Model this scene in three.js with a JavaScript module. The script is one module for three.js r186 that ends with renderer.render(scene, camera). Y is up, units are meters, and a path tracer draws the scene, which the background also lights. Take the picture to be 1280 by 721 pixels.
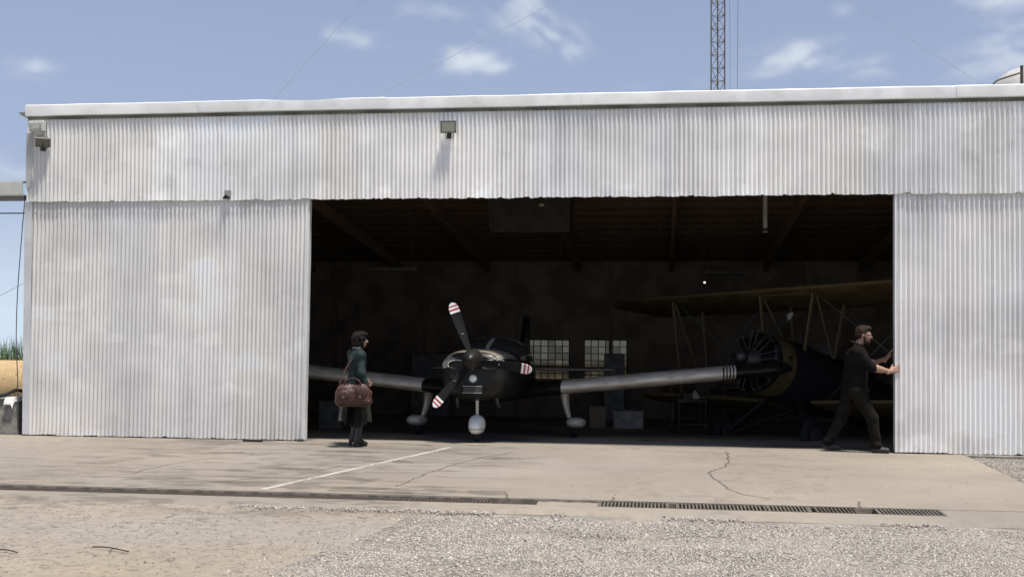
import * as THREE from 'three';
import { mergeGeometries } from 'three/addons/utils/BufferGeometryUtils.js';
import { RoundedBoxGeometry } from 'three/addons/geometries/RoundedBoxGeometry.js';

// ------------------------------------------------------------ camera
const scene = new THREE.Scene();
const camera = new THREE.PerspectiveCamera(28.87, 1024 / 576, 0.1, 600);
{
  const yaw = THREE.MathUtils.degToRad(7.57), pitch = THREE.MathUtils.degToRad(1.0), roll = 0.0043;
  camera.position.set(2.21, 2.05, 16.63);
  const F = new THREE.Vector3(-Math.sin(yaw) * Math.cos(pitch), Math.sin(pitch), -Math.cos(yaw) * Math.cos(pitch));
  const R = new THREE.Vector3().crossVectors(F, new THREE.Vector3(0, 1, 0)).normalize();
  const U = new THREE.Vector3().crossVectors(R, F);
  camera.up.copy(U.multiplyScalar(Math.cos(roll)).addScaledVector(R, -Math.sin(roll)));
  camera.lookAt(camera.position.clone().add(F));
}
const renderer = new THREE.WebGLRenderer({ antialias: true });
renderer.toneMapping = THREE.LinearToneMapping;
renderer.toneMappingExposure = 1.2;
renderer.shadowMap.enabled = true;

// ------------------------------------------------------------ noise
let seed = 20240611;
function rnd() { seed = (seed + 0x6D2B79F5) | 0; let t = Math.imul(seed ^ (seed >>> 15), 1 | seed); t = (t + Math.imul(t ^ (t >>> 7), 61 | t)) ^ t; return ((t ^ (t >>> 14)) >>> 0) / 4294967296; }
const rr = (a, b) => a + (b - a) * rnd();
const clamp = (v, a = 0, b = 1) => Math.min(b, Math.max(a, v));
const sstep = (a, b, v) => { const t = clamp((v - a) / (b - a)); return t * t * (3 - 2 * t); };
const mix = (a, b, t) => a + (b - a) * t;
function hsh(i, j, k) { let h = Math.imul(i, 374761393) ^ Math.imul(j, 668265263) ^ Math.imul(k, 2147483647 - 40503); h = Math.imul(h ^ (h >>> 13), 1274126177); h ^= h >>> 16; return (h >>> 0) / 4294967296; }
function vn(x, y, k = 0, p = 0) {       // value noise, period p when set
  let i = Math.floor(x), j = Math.floor(y); const fx = x - i, fy = y - j;
  const u = fx * fx * (3 - 2 * fx), v = fy * fy * (3 - 2 * fy);
  let i1 = i + 1, j1 = j + 1;
  if (p) { i = ((i % p) + p) % p; j = ((j % p) + p) % p; i1 = ((i1 % p) + p) % p; j1 = ((j1 % p) + p) % p; }
  return mix(mix(hsh(i, j, k), hsh(i1, j, k), u), mix(hsh(i, j1, k), hsh(i1, j1, k), u), v);
}
function fbm(x, y, o = 4, k = 0, p = 0) { let s = 0, a = 0.5, n = 0; for (let q = 0; q < o; q++) { s += a * vn(x, y, k + q * 17, p); n += a; a *= 0.5; x *= 2; y *= 2; p *= 2; } return s / n; }
function vn3(x, y, z, k = 0) { const i = Math.floor(z), f = z - i, u = f * f * (3 - 2 * f); return mix(vn(x, y, k + i * 31), vn(x, y, k + i * 31 + 31), u); }

// ------------------------------------------------------------ sky and sun
{
  const W = 2048, H = 1024, d = new Float32Array(W * H * 4);
  // clouds: [azimuth, elevation, half width, half height, amount] in degrees
  const clouds = [[-15.7, 13.35, 1.3, 0.42, .55], [-9.8, 12.45, 1.5, 0.5, .9], [-8.6, 12.2, 1.5, .4, .7, -.1], [-6.9, 14.8, 1.7, .8, .6, -.6], [-5.7, 13.9, 1.5, .7, .55, -.7], [-4.8, 12.8, .9, .55, .45, -.8],
    [-30.7, 10.9, .85, .5, .55], [7.0, 12.3, 1.9, .6, .75, .35], [5.7, 11.6, 1.4, .35, .4], [9.9, 11.6, 1.4, .45, .45], [15.6, 11.5, 1.8, .8, .55], [17, 12, 2.2, 1.0, .6], [16.2, 14.2, 1.8, .8, .7], [-11.7, 14.7, 1.8, .5, .25], [8.9, 14.4, .5, .3, .3], [-31.5, 6.2, 1.8, .6, .4], [.1, 11.2, 1.2, .3, .25]];
  for (let q = 0; q < 150; q++) { const a = rr(20, 326), e = 4 + 60 * Math.pow(rnd(), 1.5), s = rr(.6, 1.6) * (1 + e / 30); clouds.push([a > 180 ? a - 360 : a, e, s * 1.9, s * .75, rr(.3, .75)]); }
  for (let q = 0; q < 40; q++) { const e = rr(18, 70), s = rr(.7, 1.6) * (1 + e / 30); clouds.push([rr(-34, 20), e, s * 1.9, s * .75, rr(.3, .7)]); }
  const low = [.54, .645, .765], mid = [.33, .405, .57], high = [.245, .315, .47], zen = [.225, .295, .46];
  const cover = new Float32Array(W * H);
  for (const [az, el, hw, hh, am, an = .12] of clouds) {
    const cu = (((az - 90) / 360 + .5) % 1 + 1) % 1 * W, cv = (el / 180 + .5) * H;
    const k = 1 / Math.max(.2, Math.cos(el * Math.PI / 180)), ru = hw * k * W / 360 * 2.2, rv = hh * H / 180 * 2.2;
    for (let j = Math.floor(cv - rv); j <= cv + rv; j++) for (let i = Math.floor(cu - ru); i <= cu + ru; i++) {
      if (j < 0 || j >= H) continue;
      const x = (i - cu) / (ru / 2.2), y = (j - cv) / (rv / 2.2);
      const di = i - cu, dj = (j - cv), si = di * Math.cos(an) + dj * Math.sin(an), sj = -di * Math.sin(an) + dj * Math.cos(an);
      const wx = x + 1.5 * (fbm(i * .14, j * .2, 4, 3) - .5), wy = y + 2.0 * (fbm(i * .12 + 40, j * .2, 4, 9) - .5);
      const g = Math.exp(-(wx * wx + wy * wy) * 1.1) * am;
      const n = fbm(si * .13 + az * 3, sj * .55 + el * 5, 5, 5);
      const v = g * sstep(.36, .68, n + g * .25) * 1.25;
      const ii = ((i % W) + W) % W; cover[j * W + ii] = Math.max(cover[j * W + ii], v);
    }
  }
  for (let j = 0; j < H; j++) {
    const el = (j / H - .5) * 180;
    for (let i = 0; i < W; i++) {
      const o = (j * W + i) * 4;
      const veil = .06 * (fbm(i / W * 14, j / H * 14, 4, 77, 14) - .5);
      const c = cover[j * W + i];
      for (let q = 0; q < 3; q++) {
        let v;
        if (el < 0) v = low[q]; else if (el < 7) v = mix(low[q], mid[q], sstep(-1.5, 7.5, el)); else if (el < 20) v = mix(mid[q], high[q], sstep(5, 20, el)); else v = mix(high[q], zen[q], sstep(20, 80, el));
        v = v * (1 + veil);
        v = mix(v, [.56, .62, .70][q], clamp(c));
        d[o + q] = v;
      }
      d[o + 3] = 1;
    }
  }
  const t = new THREE.DataTexture(d, W, H, THREE.RGBAFormat, THREE.FloatType);
  t.mapping = THREE.EquirectangularReflectionMapping; t.magFilter = t.minFilter = THREE.LinearFilter; t.needsUpdate = true;
  scene.background = t; scene.environment = t;
}
const sun = new THREE.DirectionalLight(new THREE.Color(1.0, .95, .87), 5);
sun.position.set(.22 * 60, .95 * 60, .185 * 60); sun.castShadow = true; sun.shadow.radius = 12;
sun.shadow.mapSize.set(4096, 4096);
Object.assign(sun.shadow.camera, { left: -30, right: 30, top: 30, bottom: -30, near: 1, far: 140 });
scene.add(sun, sun.target);

// ------------------------------------------------------------ helpers
const taken = {};
function numbered(n) { if (!(n in taken)) { taken[n] = 0; return n; } return n + '_' + String(++taken[n]).padStart(3, '0'); }
function thing(name, label, category, pos = [0, 0, 0], turn = 0, group) {
  const o = new THREE.Group(); o.name = numbered(name); o.position.set(...pos); o.rotation.y = turn; scene.add(o);
  o.userData = { label, category }; if (group) o.userData.group = group; return o;
}
function tag(o, label, category, group) { o.userData.label = label; o.userData.category = category; if (group) o.userData.group = group; return o; }
function uvBox(g) {
  const p = g.attributes.position, n = g.attributes.normal, u = new Float32Array(p.count * 2);
  for (let i = 0; i < p.count; i++) {
    const ax = Math.abs(n.getX(i)), ay = Math.abs(n.getY(i)), az = Math.abs(n.getZ(i));
    if (ay >= ax && ay >= az) { u[2 * i] = p.getX(i); u[2 * i + 1] = p.getZ(i); } else if (ax >= az) { u[2 * i] = p.getZ(i); u[2 * i + 1] = p.getY(i); } else { u[2 * i] = p.getX(i); u[2 * i + 1] = p.getY(i); }
  }
  g.setAttribute('uv', new THREE.BufferAttribute(u, 2)); return g;
}
function fuse(geos) {
  if (!Array.isArray(geos)) geos = [geos];
  const list = geos.map(g => { const q = g.index ? g.toNonIndexed() : g; for (const k of Object.keys(q.attributes)) if (!['position', 'normal', 'uv'].includes(k)) q.deleteAttribute(k); if (!q.attributes.uv) uvBox(q); return q; });
  return list.length === 1 ? list[0] : mergeGeometries(list);
}
function mesh(name, geos, m, parent = scene, keepUV = false) {
  let g = (Array.isArray(geos) && geos.length === 1) ? geos[0] : geos;
  if (Array.isArray(g)) g = fuse(g);
  if (!keepUV) uvBox(g);
  const o = new THREE.Mesh(g, m); o.castShadow = o.receiveShadow = true;
  o.name = parent === scene ? numbered(name) : name; parent.add(o); return o;
}
function struct(name, geos, m, keepUV = false) { const o = mesh(name, geos, m, scene, keepUV); o.userData.kind = 'structure'; return o; }
const V = (x, y, z) => new THREE.Vector3(x, y, z);
function box(w, h, d, x = 0, y = 0, z = 0, rx = 0, ry = 0, rz = 0) { const g = new THREE.BoxGeometry(w, h, d); place(g, x, y, z, rx, ry, rz); return g; }
function rbox(w, h, d, r, x = 0, y = 0, z = 0, rx = 0, ry = 0, rz = 0) { const g = new RoundedBoxGeometry(w, h, d, 2, r); place(g, x, y, z, rx, ry, rz); return g; }
function place(g, x, y, z, rx = 0, ry = 0, rz = 0) { g.applyMatrix4(new THREE.Matrix4().compose(V(x, y, z), new THREE.Quaternion().setFromEuler(new THREE.Euler(rx, ry, rz)), V(1, 1, 1))); return g; }
function rod(a, b, r0, r1 = r0, n = 8) {
  a = V(...a); b = V(...b); const L = a.distanceTo(b); const g = new THREE.CylinderGeometry(r1, r0, L, n);
  const q = new THREE.Quaternion().setFromUnitVectors(V(0, 1, 0), b.clone().sub(a).normalize());
  g.applyMatrix4(new THREE.Matrix4().compose(a.add(b).multiplyScalar(.5), q, V(1, 1, 1))); return g;
}
function flatbar(a, b, w, t, side) {         // streamlined strut: long axis a-b, width w along `side`, thickness t
  a = V(...a); b = V(...b); const y = b.clone().sub(a), L = y.length(); y.normalize();
  const x = V(...side); x.addScaledVector(y, -x.dot(y)).normalize(); const z = new THREE.Vector3().crossVectors(x, y);
  const g = new THREE.CylinderGeometry(.5, .5, L, 12); g.scale(w, 1, t);
  g.applyMatrix4(new THREE.Matrix4().makeBasis(x, y, z).setPosition(a.add(b).multiplyScalar(.5))); return g;
}
function tube(pts, r, n = 6, seg = 0, closed = false) { const c = new THREE.CatmullRomCurve3(pts.map(p => V(...p)), closed); return new THREE.TubeGeometry(c, seg || pts.length * 6, r, n, closed); }
function lathe(pts, n = 24, axis = 'y') { const g = new THREE.LatheGeometry(pts.map(p => new THREE.Vector2(p[0], p[1])), n); if (axis === 'z') g.rotateX(Math.PI / 2); if (axis === 'x') g.rotateZ(-Math.PI / 2); return g; }
function grid(nu, nv, f) {                   // f(u,v) -> [x,y,z]
  const pos = [], uv = [], idx = [];
  for (let j = 0; j <= nv; j++) for (let i = 0; i <= nu; i++) { const p = f(i / nu, j / nv); pos.push(p[0], p[1], p[2]); uv.push(i / nu, j / nv); }
  for (let j = 0; j < nv; j++) for (let i = 0; i < nu; i++) { const a = j * (nu + 1) + i; idx.push(a, a + 1, a + nu + 2, a, a + nu + 2, a + nu + 1); }
  const g = new THREE.BufferGeometry(); g.setAttribute('position', new THREE.Float32BufferAttribute(pos, 3)); g.setAttribute('uv', new THREE.Float32BufferAttribute(uv, 2)); g.setIndex(idx); g.computeVertexNormals(); return g;
}
function uvPlan(g, x0, x1, y0, y1, ax = 'x', ay = 'y') {
  const p = g.attributes.position, u = new Float32Array(p.count * 2), I = { x: 0, y: 1, z: 2 };
  for (let i = 0; i < p.count; i++) { u[2 * i] = (p.array[3 * i + I[ax]] - x0) / (x1 - x0); u[2 * i + 1] = (p.array[3 * i + I[ay]] - y0) / (y1 - y0); }
  g.setAttribute('uv', new THREE.BufferAttribute(u, 2)); return g;
}

// ------------------------------------------------------------ textures and materials
function tex(W, H, f, srgb = true) {        // f(i,j) -> [r,g,b] linear 0..1
  const d = new Uint8Array(W * H * 4);
  const enc = v => srgb ? (v <= .0031308 ? v * 12.92 : 1.055 * Math.pow(v, 1 / 2.4) - .055) : v;
  for (let j = 0; j < H; j++) for (let i = 0; i < W; i++) { const c = f(i, j), o = (j * W + i) * 4; for (let q = 0; q < 3; q++) d[o + q] = Math.round(255 * clamp(enc(Math.max(0, c[q])))); d[o + 3] = 255; }
  const t = new THREE.DataTexture(d, W, H); t.wrapS = t.wrapT = THREE.RepeatWrapping; t.magFilter = THREE.LinearFilter; t.minFilter = THREE.LinearMipmapLinearFilter; t.generateMipmaps = true;
  if (srgb) t.colorSpace = THREE.SRGBColorSpace; t.needsUpdate = true; return t;
}
function rep(t, x, y = x) { const c = t.clone(); c.repeat.set(x, y); c.needsUpdate = true; return c; }
const gNoise = tex(256, 256, (i, j) => { const v = fbm(i / 32, j / 32, 5, 1, 8); return [v, v, v]; }, false);
const gFine = tex(256, 256, (i, j) => { const v = .5 * fbm(i / 8, j / 8, 3, 11, 32) + .5 * rnd(); return [v, v, v]; }, false);
const gGrime = tex(512, 512, (i, j) => { const a = fbm(i / 64, j / 64, 5, 21, 8), b = fbm(i / 16, j / 16, 4, 22, 32); const v = .62 + .38 * sstep(.25, .7, a) - .12 * sstep(.6, .8, b); return [v, v * .985, v * .96]; });
const gDust = tex(512, 512, (i, j) => { const a = fbm(i / 64, j / 64, 5, 25, 8), b = fbm(i / 16, j / 16, 4, 26, 32); const v = .86 + .14 * sstep(.25, .7, a) - .06 * sstep(.6, .8, b); return [v, v * .99, v * .975]; });
const gWood = tex(256, 512, (i, j) => { const v = .6 + .5 * (fbm(i / 6, j / 128, 4, 31) - .3) + .15 * (fbm(i / 40, j / 60, 3, 33) - .5); return [v, v * .93, v * .85]; });
const lin = (r, g, b) => new THREE.Color().setRGB(r, g, b);
function mat(c, rough = .8, o = {}) { return new THREE.MeshStandardMaterial(Object.assign({ color: Array.isArray(c) ? lin(...c) : c, roughness: rough, side: THREE.DoubleSide }, o)); }
function phys(c, rough, o = {}) { return new THREE.MeshPhysicalMaterial(Object.assign({ color: lin(...c), roughness: rough, side: THREE.DoubleSide }, o)); }
const M = {};
M.darkWood = mat([.30, .22, .155], .9, { map: rep(gWood, .8, .25) });
M.darkWall = mat([.27, .21, .155], .95, { map: rep(gGrime, .25) });
M.darkSteel = mat([.09, .085, .08], .6, { metalness: .4, map: rep(gGrime, .8) });
M.steel = mat([.42, .42, .41], .45, { metalness: .7, map: rep(gGrime, 1.1) });
M.black = mat([.015, .015, .015], .7);
M.rubber = mat([.02, .02, .02], .85, { bumpMap: gFine, bumpScale: .001 });
M.wire = mat([.05, .05, .055], .6);
M.greyPaint = mat([.58, .58, .54], .6, { map: rep(gDust, .6) });
M.whitePaint = mat([.74, .73, .70], .5, { map: rep(gDust, .35) });
M.glassDark = phys([.55, .6, .6], .06, { transmission: .85, thickness: 0, ior: 1.5 });
M.concreteBlock = mat([.27, .255, .225], .95, { map: rep(gGrime, 1.2), bumpMap: rep(gNoise, 2), bumpScale: .01 });
// ------------------------------------------------------------ ground
const AP = { x0: -16, x1: 6.48, z0: 0, z1: 4.6 };
{
  // weathered concrete apron: dirt, rubber scuffs, cracks
  const W = 2048, H = 512, sx = (AP.x1 - AP.x0) / W, sz = (5.45 - AP.z0) / H;
  const dark = new Float32Array(W * H);
  const cracks = [
    [[-.79, 3.99], [-.68, 3.02], [-.51, 2.36], [-.24, 1.45], [.12, .79]], [[-4.57, 3.98], [-4.21, 3.53], [-4.21, 3.25], [-4.13, 2.8], [-3.98, 2.31], [-3.83, 2.13], [-3.2, 1.5]],
    [[3.14, .2], [3.14, .64], [3.11, 1.3], [3.02, 1.86]], [[3.02, 1.86], [2.8, 2.39], [2.86, 2.91], [2.95, 3.27], [2.95, 3.62], [3.1, 3.93], [3.41, 4.25]], [[.53, 4.28], [.56, 4.6]], [[1.72, 4.35], [1.7, 4.6]], [[4.3, 4.2], [4.24, 4.6]],
    [[-6.5, 3.4], [-5.2, 3.1], [-4.4, 3.15]], [[-2.9, 3.95], [-2.2, 3.4], [-1.9, 2.5]], [[-12, 2.2], [-9, 2.0], [-6, 2.5]]];
  for (const [ci, c] of cracks.entries()) for (let s = 0; s < c.length - 1; s++) {
    const n = 400; for (let q = 0; q <= n; q++) {
      const t = q / n; let x = mix(c[s][0], c[s + 1][0], t), z = mix(c[s][1], c[s + 1][1], t);
      x += .09 * (fbm(z * 4 + ci * 9, x * 4, 4, 40) - .5); z += .12 * (fbm(x * 4, z * 4 + ci * 5, 4, 41) - .5);
      const i = Math.round((x - AP.x0) / sx), j = Math.round((z - AP.z0) / sz), w = fbm(q * .03, ci + s * 3, 2, 42) > .52 ? 1 : 0;
      for (let a = -w; a <= 1; a++) for (let b = 0; b <= w; b++) { const ii = i + a, jj = j + b; if (ii >= 0 && jj >= 0 && ii < W && jj < H) dark[jj * W + ii] = Math.max(dark[jj * W + ii], .62 - .25 * w * Math.abs(a)); }
    }
  }
  const t = tex(W, H, (i, j) => {
    const x = AP.x0 + i * sx, z = AP.z0 + j * sz;
    let v = 1 - .10 * sstep(-8, -4, x + 2 * (fbm(x * .7, z * .7, 3, 64) - .5)) * (1 - sstep(-1, .8, x + 2 * (fbm(x * .7, z * .7, 3, 65) - .5))) + .34 * (fbm(x * .55, z * .9, 5, 50) - .5) + .16 * (fbm(x * 3, z * 3, 4, 51) - .5) + .10 * (fbm(x * 16, z * 16, 2, 59) - .5) + .14 * (rnd() - .5);
    const st = fbm(x * 1.1 + 3, z * 5.5, 4, 52), area = sstep(-7, -4.2, x) * (1 - sstep(-.4, .6, x)) * .9 + .10;      // rubber and oil streaks run along the apron
    v *= 1 - .30 * area * sstep(.56, .76, st);
    v *= 1 - .22 * sstep(.6, .72, fbm(x * 2.3, z * 7, 3, 53)) * area;
    if (z > 4.15 && z < 4.5 && x > -1.5 && x < .5) v *= 1 - .35 * sstep(.4, .62, fbm(x * 3.1, z * 4, 3, 54));
    v *= 1 - .12 * sstep(.62, .72, fbm(x * 6, z * 6, 2, 55)) * sstep(.5, .6, fbm(x * .8, z * .8, 2, 56));
    v *= 1 - .34 * sstep(.60, .70, fbm(x * 1.6 + 50, z * 4.5 + 9, 4, 58)) * sstep(-6.5, -4, x) * (1 - sstep(-.3, 1, x));
    v *= 1 - dark[j * W + i];
    const wm = .5 * (fbm(x * .4 + 9, z * .5, 3, 57) - .5);
    return [.252 * v * (1 + wm * .12), .220 * v, .182 * v * (1 - wm * .2)];
  });
  const bump = tex(512, 512, (i, j) => { const v = .6 * fbm(i / 16, j / 16, 5, 60, 32) + .4 * rnd(); return [v, v, v]; }, false);
  M.apron = new THREE.MeshStandardMaterial({ map: t, roughness: .92, bumpMap: rep(bump, 14, 4), bumpScale: .004, side: THREE.DoubleSide });
  const slab = fuse([place(new THREE.BoxGeometry(AP.x1 - AP.x0, .16, AP.z1 + .05), (AP.x0 + AP.x1) / 2, -.08, (AP.z1 - .05) / 2)]);
  struct('concrete_apron', uvPlan(slab, AP.x0, AP.x1, 0, 5.45, 'x', 'z'), M.apron, true);
  const lip = grid(260, 6, (u, v) => { const x = mix(-16, 5.9, u); const zz = 4.98 + v * (.40 + .10 * (fbm(x * 1.7, 2, 4, 61) - .5) + .06 * (fbm(x * 8, 5, 2, 62) - .5)); return [x, v > .84 ? -.035 : v < .1 ? -.001 : 0 + .006 * (fbm(x * 3, v * 4, 2, 63) - .5), zz]; });
  struct('drain_kerb', uvPlan(lip, AP.x0, AP.x1, 0, 5.45, 'x', 'z'), M.apron, true);
  // the channel under the grates
  struct('drain_channel', [box(21.5, .02, .38, -5.3, -.17, 4.79), box(21.5, .165, .02, -5.3, -.0855, 4.635), box(21.5, .165, .02, -5.3, -.0855, 4.965)], mat([.252, .220, .182], .95, { map: rep(gGrime, 1.5) }));
}
{ const cap = box(1.44, .15, .42, 5.76, -.079, 4.79); struct('drain_end', uvPlan(cap, AP.x0, AP.x1, 0, 5.45, 'x', 'z'), M.apron, true); }
{ // painted line on the apron
  const a = [-2.224, 4.5], b = [-.84, .42], L = Math.hypot(b[0] - a[0], b[1] - a[1]), nx = -(b[1] - a[1]) / L, nz = (b[0] - a[0]) / L;
  const g = grid(120, 1, (u, v) => { const w = (.05 + .018 * (fbm(u * 40, v * 9, 3, 70) - .5)) * (v - .5) * 2; return [mix(a[0], b[0], u) + nx * w, .004, mix(a[1], b[1], u) + nz * w]; });
  const al = tex(512, 32, (i, j) => { const v = sstep(.30, .46, .6 * fbm(i / 5, j / 5, 4, 71) + .4 * fbm(i / 40, j / 10, 3, 72)); return [v, v, v]; }, false);
  struct('painted_line', g, mat([.40, .37, .32], .85, { alphaMap: al, transparent: true }), true);
}
{ // tan weathered hardstanding, left foreground
  const W = 2048, H = 1024, x0 = -8, x1 = 1, z0 = 5.2, z1 = 10.5;
  const t = tex(W, H, (i, j) => {
    const x = mix(x0, x1, i / W), z = mix(z0, z1, j / H);
    let v = 1 + .18 * (fbm(x * .7, z * .9, 5, 80) - .5) + .34 * (fbm(x * 14, z * 14, 3, 81) - .5) + .34 * (rnd() - .5);
    v *= 1 - .38 * sstep(.70, .78, fbm(x * 22, z * 22, 2, 89));
    v *= 1 - .3 * sstep(.68, .78, fbm(x * 7, z * 12, 3, 82)) * sstep(.45, .6, fbm(x * .9, z * .9, 2, 83));
    v *= 1 - .28 * (1 - sstep(5.5, 5.95, z + .9 * (fbm(x * 2, z * 3, 3, 84) - .5))) * sstep(.4, .6, fbm(x * 3, z * 6, 3, 85));
    const cr = Math.abs(fbm(x * .8, z * 1.4, 4, 86) - .5); v *= 1 - .3 * (1 - sstep(.002, .008, cr)) * sstep(.45, .6, fbm(x * .5, z * .5, 2, 87));
    const w = fbm(x * .5, z * .6, 3, 88) - .5;
    return [.31 * v * (1 + .1 * w), .268 * v, .214 * v * (1 - .25 * w)];
  });
  const g = grid(130, 78, (u, v) => { const z = mix(5.28, 13, v), e = -.15 - (z - 5.6) * .2 + .35 * (fbm(z * 1.3, 4, 4, 90) - .5); const x = mix(-12, e, u); return [x, -.028 + .02 * (fbm(x * 1.5, z * 1.5, 4, 91) - .5) - (u > .995 ? .03 : 0), z]; });
  const bump = tex(512, 512, (i, j) => { const v = .5 * fbm(i / 8, j / 8, 3, 92, 64) + .5 * sstep(.5, .8, rnd()); return [v, v, v]; }, false);
  struct('old_hardstanding', uvPlan(g, x0, x1, z0, z1, 'x', 'z'), new THREE.MeshStandardMaterial({ map: t, roughness: .95, bumpMap: rep(bump, 9, 6), bumpScale: .008, side: THREE.DoubleSide }), true);
}
{ // gravel bed and the wider ground
  const t = tex(512, 512, (i, j) => { const a = fbm(i / 64, j / 64, 4, 95, 8), s = fbm(i / 3, j / 3, 2, 96, 170); const v = .5 + .55 * a + .7 * (s - .5) + .25 * (rnd() - .5); return [.30 * v, .268 * v, .226 * v]; });
  const f = (u, v) => { const x = mix(-6, 16, u), z = mix(-.2, 15, v); return [x, -.036 + .012 * (fbm(x * 2, z * 2, 3, 97) - .5) - (x < 6.4 && z < 5.2 ? .25 : 0), z]; };
  struct('gravel_ground', uvPlan(grid(176, 122, f), 0, 1.6, 0, 1.6, 'x', 'z'), new THREE.MeshStandardMaterial({ map: t, roughness: 1, bumpMap: rep(gFine, 2), bumpScale: .01, side: THREE.DoubleSide }), true);
  const tg = tex(512, 512, (i, j) => { const a = fbm(i / 32, j / 32, 5, 98, 16), b = fbm(i / 128, j / 128, 3, 99, 4); return [mix(.07, .19, b) * (.6 + .8 * a), mix(.10, .17, b) * (.6 + .8 * a), mix(.035, .11, b) * (.6 + .8 * a)]; });
  const far = grid(72, 24, (u, v) => { const a = u * Math.PI * 2, q = 460 * v * v; return [q * Math.cos(a), -1.2 - Math.max(0, q - 22) * .046 + (q > 25 ? .5 * (fbm(Math.cos(a) * q * .05 + 40, Math.sin(a) * q * .05 + 40, 3, 100) - .5) : 0), q * Math.sin(a)]; });
  struct('field', uvPlan(far, 0, 14, 0, 14, 'x', 'z'), new THREE.MeshStandardMaterial({ map: tg, roughness: 1, side: THREE.DoubleSide }), true);
  const yard = grid(80, 90, (u, v) => { const x = mix(-40, 40, u), z = mix(-60, 30, v); const inside = x > -7.9 && x < 12.6 && z < 0 && z > -13.6; const edge = Math.max(Math.abs(u - .5), Math.abs(v - .5)) > .49; return [x, edge ? -3.2 : inside ? -1.15 : z > -.5 ? -.33 : z < -12 ? -.62 - Math.max(0, -20 - z) * .05 : -.12, z]; });
  struct('yard_dirt', uvPlan(yard, 0, 9, 0, 9, 'x', 'z'), new THREE.MeshStandardMaterial({ map: tg, color: lin(1.75, 1.5, 1.9), roughness: 1, side: THREE.DoubleSide }), true);
}
struct('door_sill', [box(6.0, .2, .22, 9.49, -.098, .03), box(.004, .01, .01, 9, -.12, .03)], M.concreteBlock);
const FLOOR_SLOPE = .065, floorY = z => (z + .06) * FLOOR_SLOPE - .004;
{
  const t = tex(1024, 512, (i, j) => { const x = i / 50, z = j / 50; let v = 1 + .5 * (fbm(x * .6, z * .6, 5, 110) - .5) + .2 * (rnd() - .5); v *= 1 - .5 * sstep(.58, .7, fbm(x * .9, z * 1.3, 4, 111)); return [.25 * v, .219 * v, .181 * v]; });
  const g = grid(20, 20, (u, v) => { const x = mix(-7.7, 12.2, u), z = mix(-13.1, -.055, v); return [x, floorY(z), z]; });
  struct('hangar_floor', uvPlan(g, -8, 12.5, -13.2, 0, 'x', 'z'), new THREE.MeshStandardMaterial({ map: t, roughness: .75, side: THREE.DoubleSide }), true);
}

// ------------------------------------------------------------ hangar
const PITCH = .0676;
const metalTex = (() => {
  const W = 2048, H = 1024;
  return tex(W, H, (i, j) => {
    const x = i / W * 22, y = j / H * 5.6;
    let v = 1 + .42 * (fbm(x * .8 + 2, y * 1.25, 4, 120) - .52) + .12 * (fbm(x * 2.6, y * 2.2, 3, 121) - .5) + .05 * (rnd() - .5);
    v *= 1 - .10 * sstep(.55, .8, fbm(x * 9, y * .5, 3, 122));
    v *= 1 + .10 * sstep(.62, .78, fbm(x * 1.6 + 30, y * 2.6, 4, 123));
    v *= 1 - .09 * sstep(.60, .78, fbm(x * 3.2, y * 3.5 + 8, 4, 124)) * sstep(.5, .7, fbm(x * .45, y * .7 + 60, 3, 125));
    const w = fbm(x * .9, y * .9 + 20, 3, 126) - .5;
    return [.94 * v * (1 + .03 * w), .915 * v, .885 * v * (1 - .05 * w)];
  });
})();
M.metal = new THREE.MeshStandardMaterial({ map: metalTex, roughness: .5, metalness: .25, side: THREE.DoubleSide });
M.metalB = new THREE.MeshStandardMaterial({ map: metalTex, color: lin(.955, .955, .965), roughness: .46, metalness: .3, side: THREE.DoubleSide });
M.metalC = new THREE.MeshStandardMaterial({ map: metalTex, color: lin(.93, .925, .915), roughness: .55, metalness: .22, side: THREE.DoubleSide });
function corrugated(x0, x1, y0, y1, zb, k, ragLo = .006, ragHi = 0, lean = 0) {
  const n = Math.round((x1 - x0) / PITCH * 8), rows = Math.max(8, Math.round((y1 - y0) / .16));
  const g = grid(n, rows, (u, v) => {
    const x = mix(x0, x1, u); let y = mix(y0, y1, v);
    if (v === 0) y += ragLo * (fbm(x * 13, k, 2, 130) - .5) * 2 + (vn(x * 9, k + 5, 131) > .82 ? ragLo * 2.2 * vn(x * 30, 2, 132) : 0);
    if (v === 1) y += ragHi * (fbm(x * 9, k, 2, 133) - .5) * 2;
    let z = zb + .0155 * Math.tanh(1.3 * Math.cos(2 * Math.PI * x / PITCH) + .25) / .9;
    z += .010 * (fbm(x * .9, y * 1.0, 3, 134 + Math.floor(zb * 100)) - .5) + .005 * (fbm(x * 4, y * 3, 2, 136) - .5);
    if (v < .03) z += .012 * (vn(x * 7, k, 137) - .35) * (ragLo > .008 ? 1.4 : .5);
    return [x + lean * y + .004 * (fbm(y * 1.2, k * 3, 2, 138) - .5), y, z];
  });
  return uvPlan(g, -8.5, 13.5, 0, 5.6);
}
const hangar = thing('hangar', 'large corrugated metal hangar with wide open doorway and pale fascia along its roof edge', 'hangar');
const dull = (c, k) => { const m = c.clone(); m.color.multiplyScalar(k); m.roughness += .05; return m; };
const headerM = [M.metal, M.metalB, M.metalC], doorM = headerM.map(c => dull(c, .87)), doorM2 = headerM.map(c => dull(c, 1.0));
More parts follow.
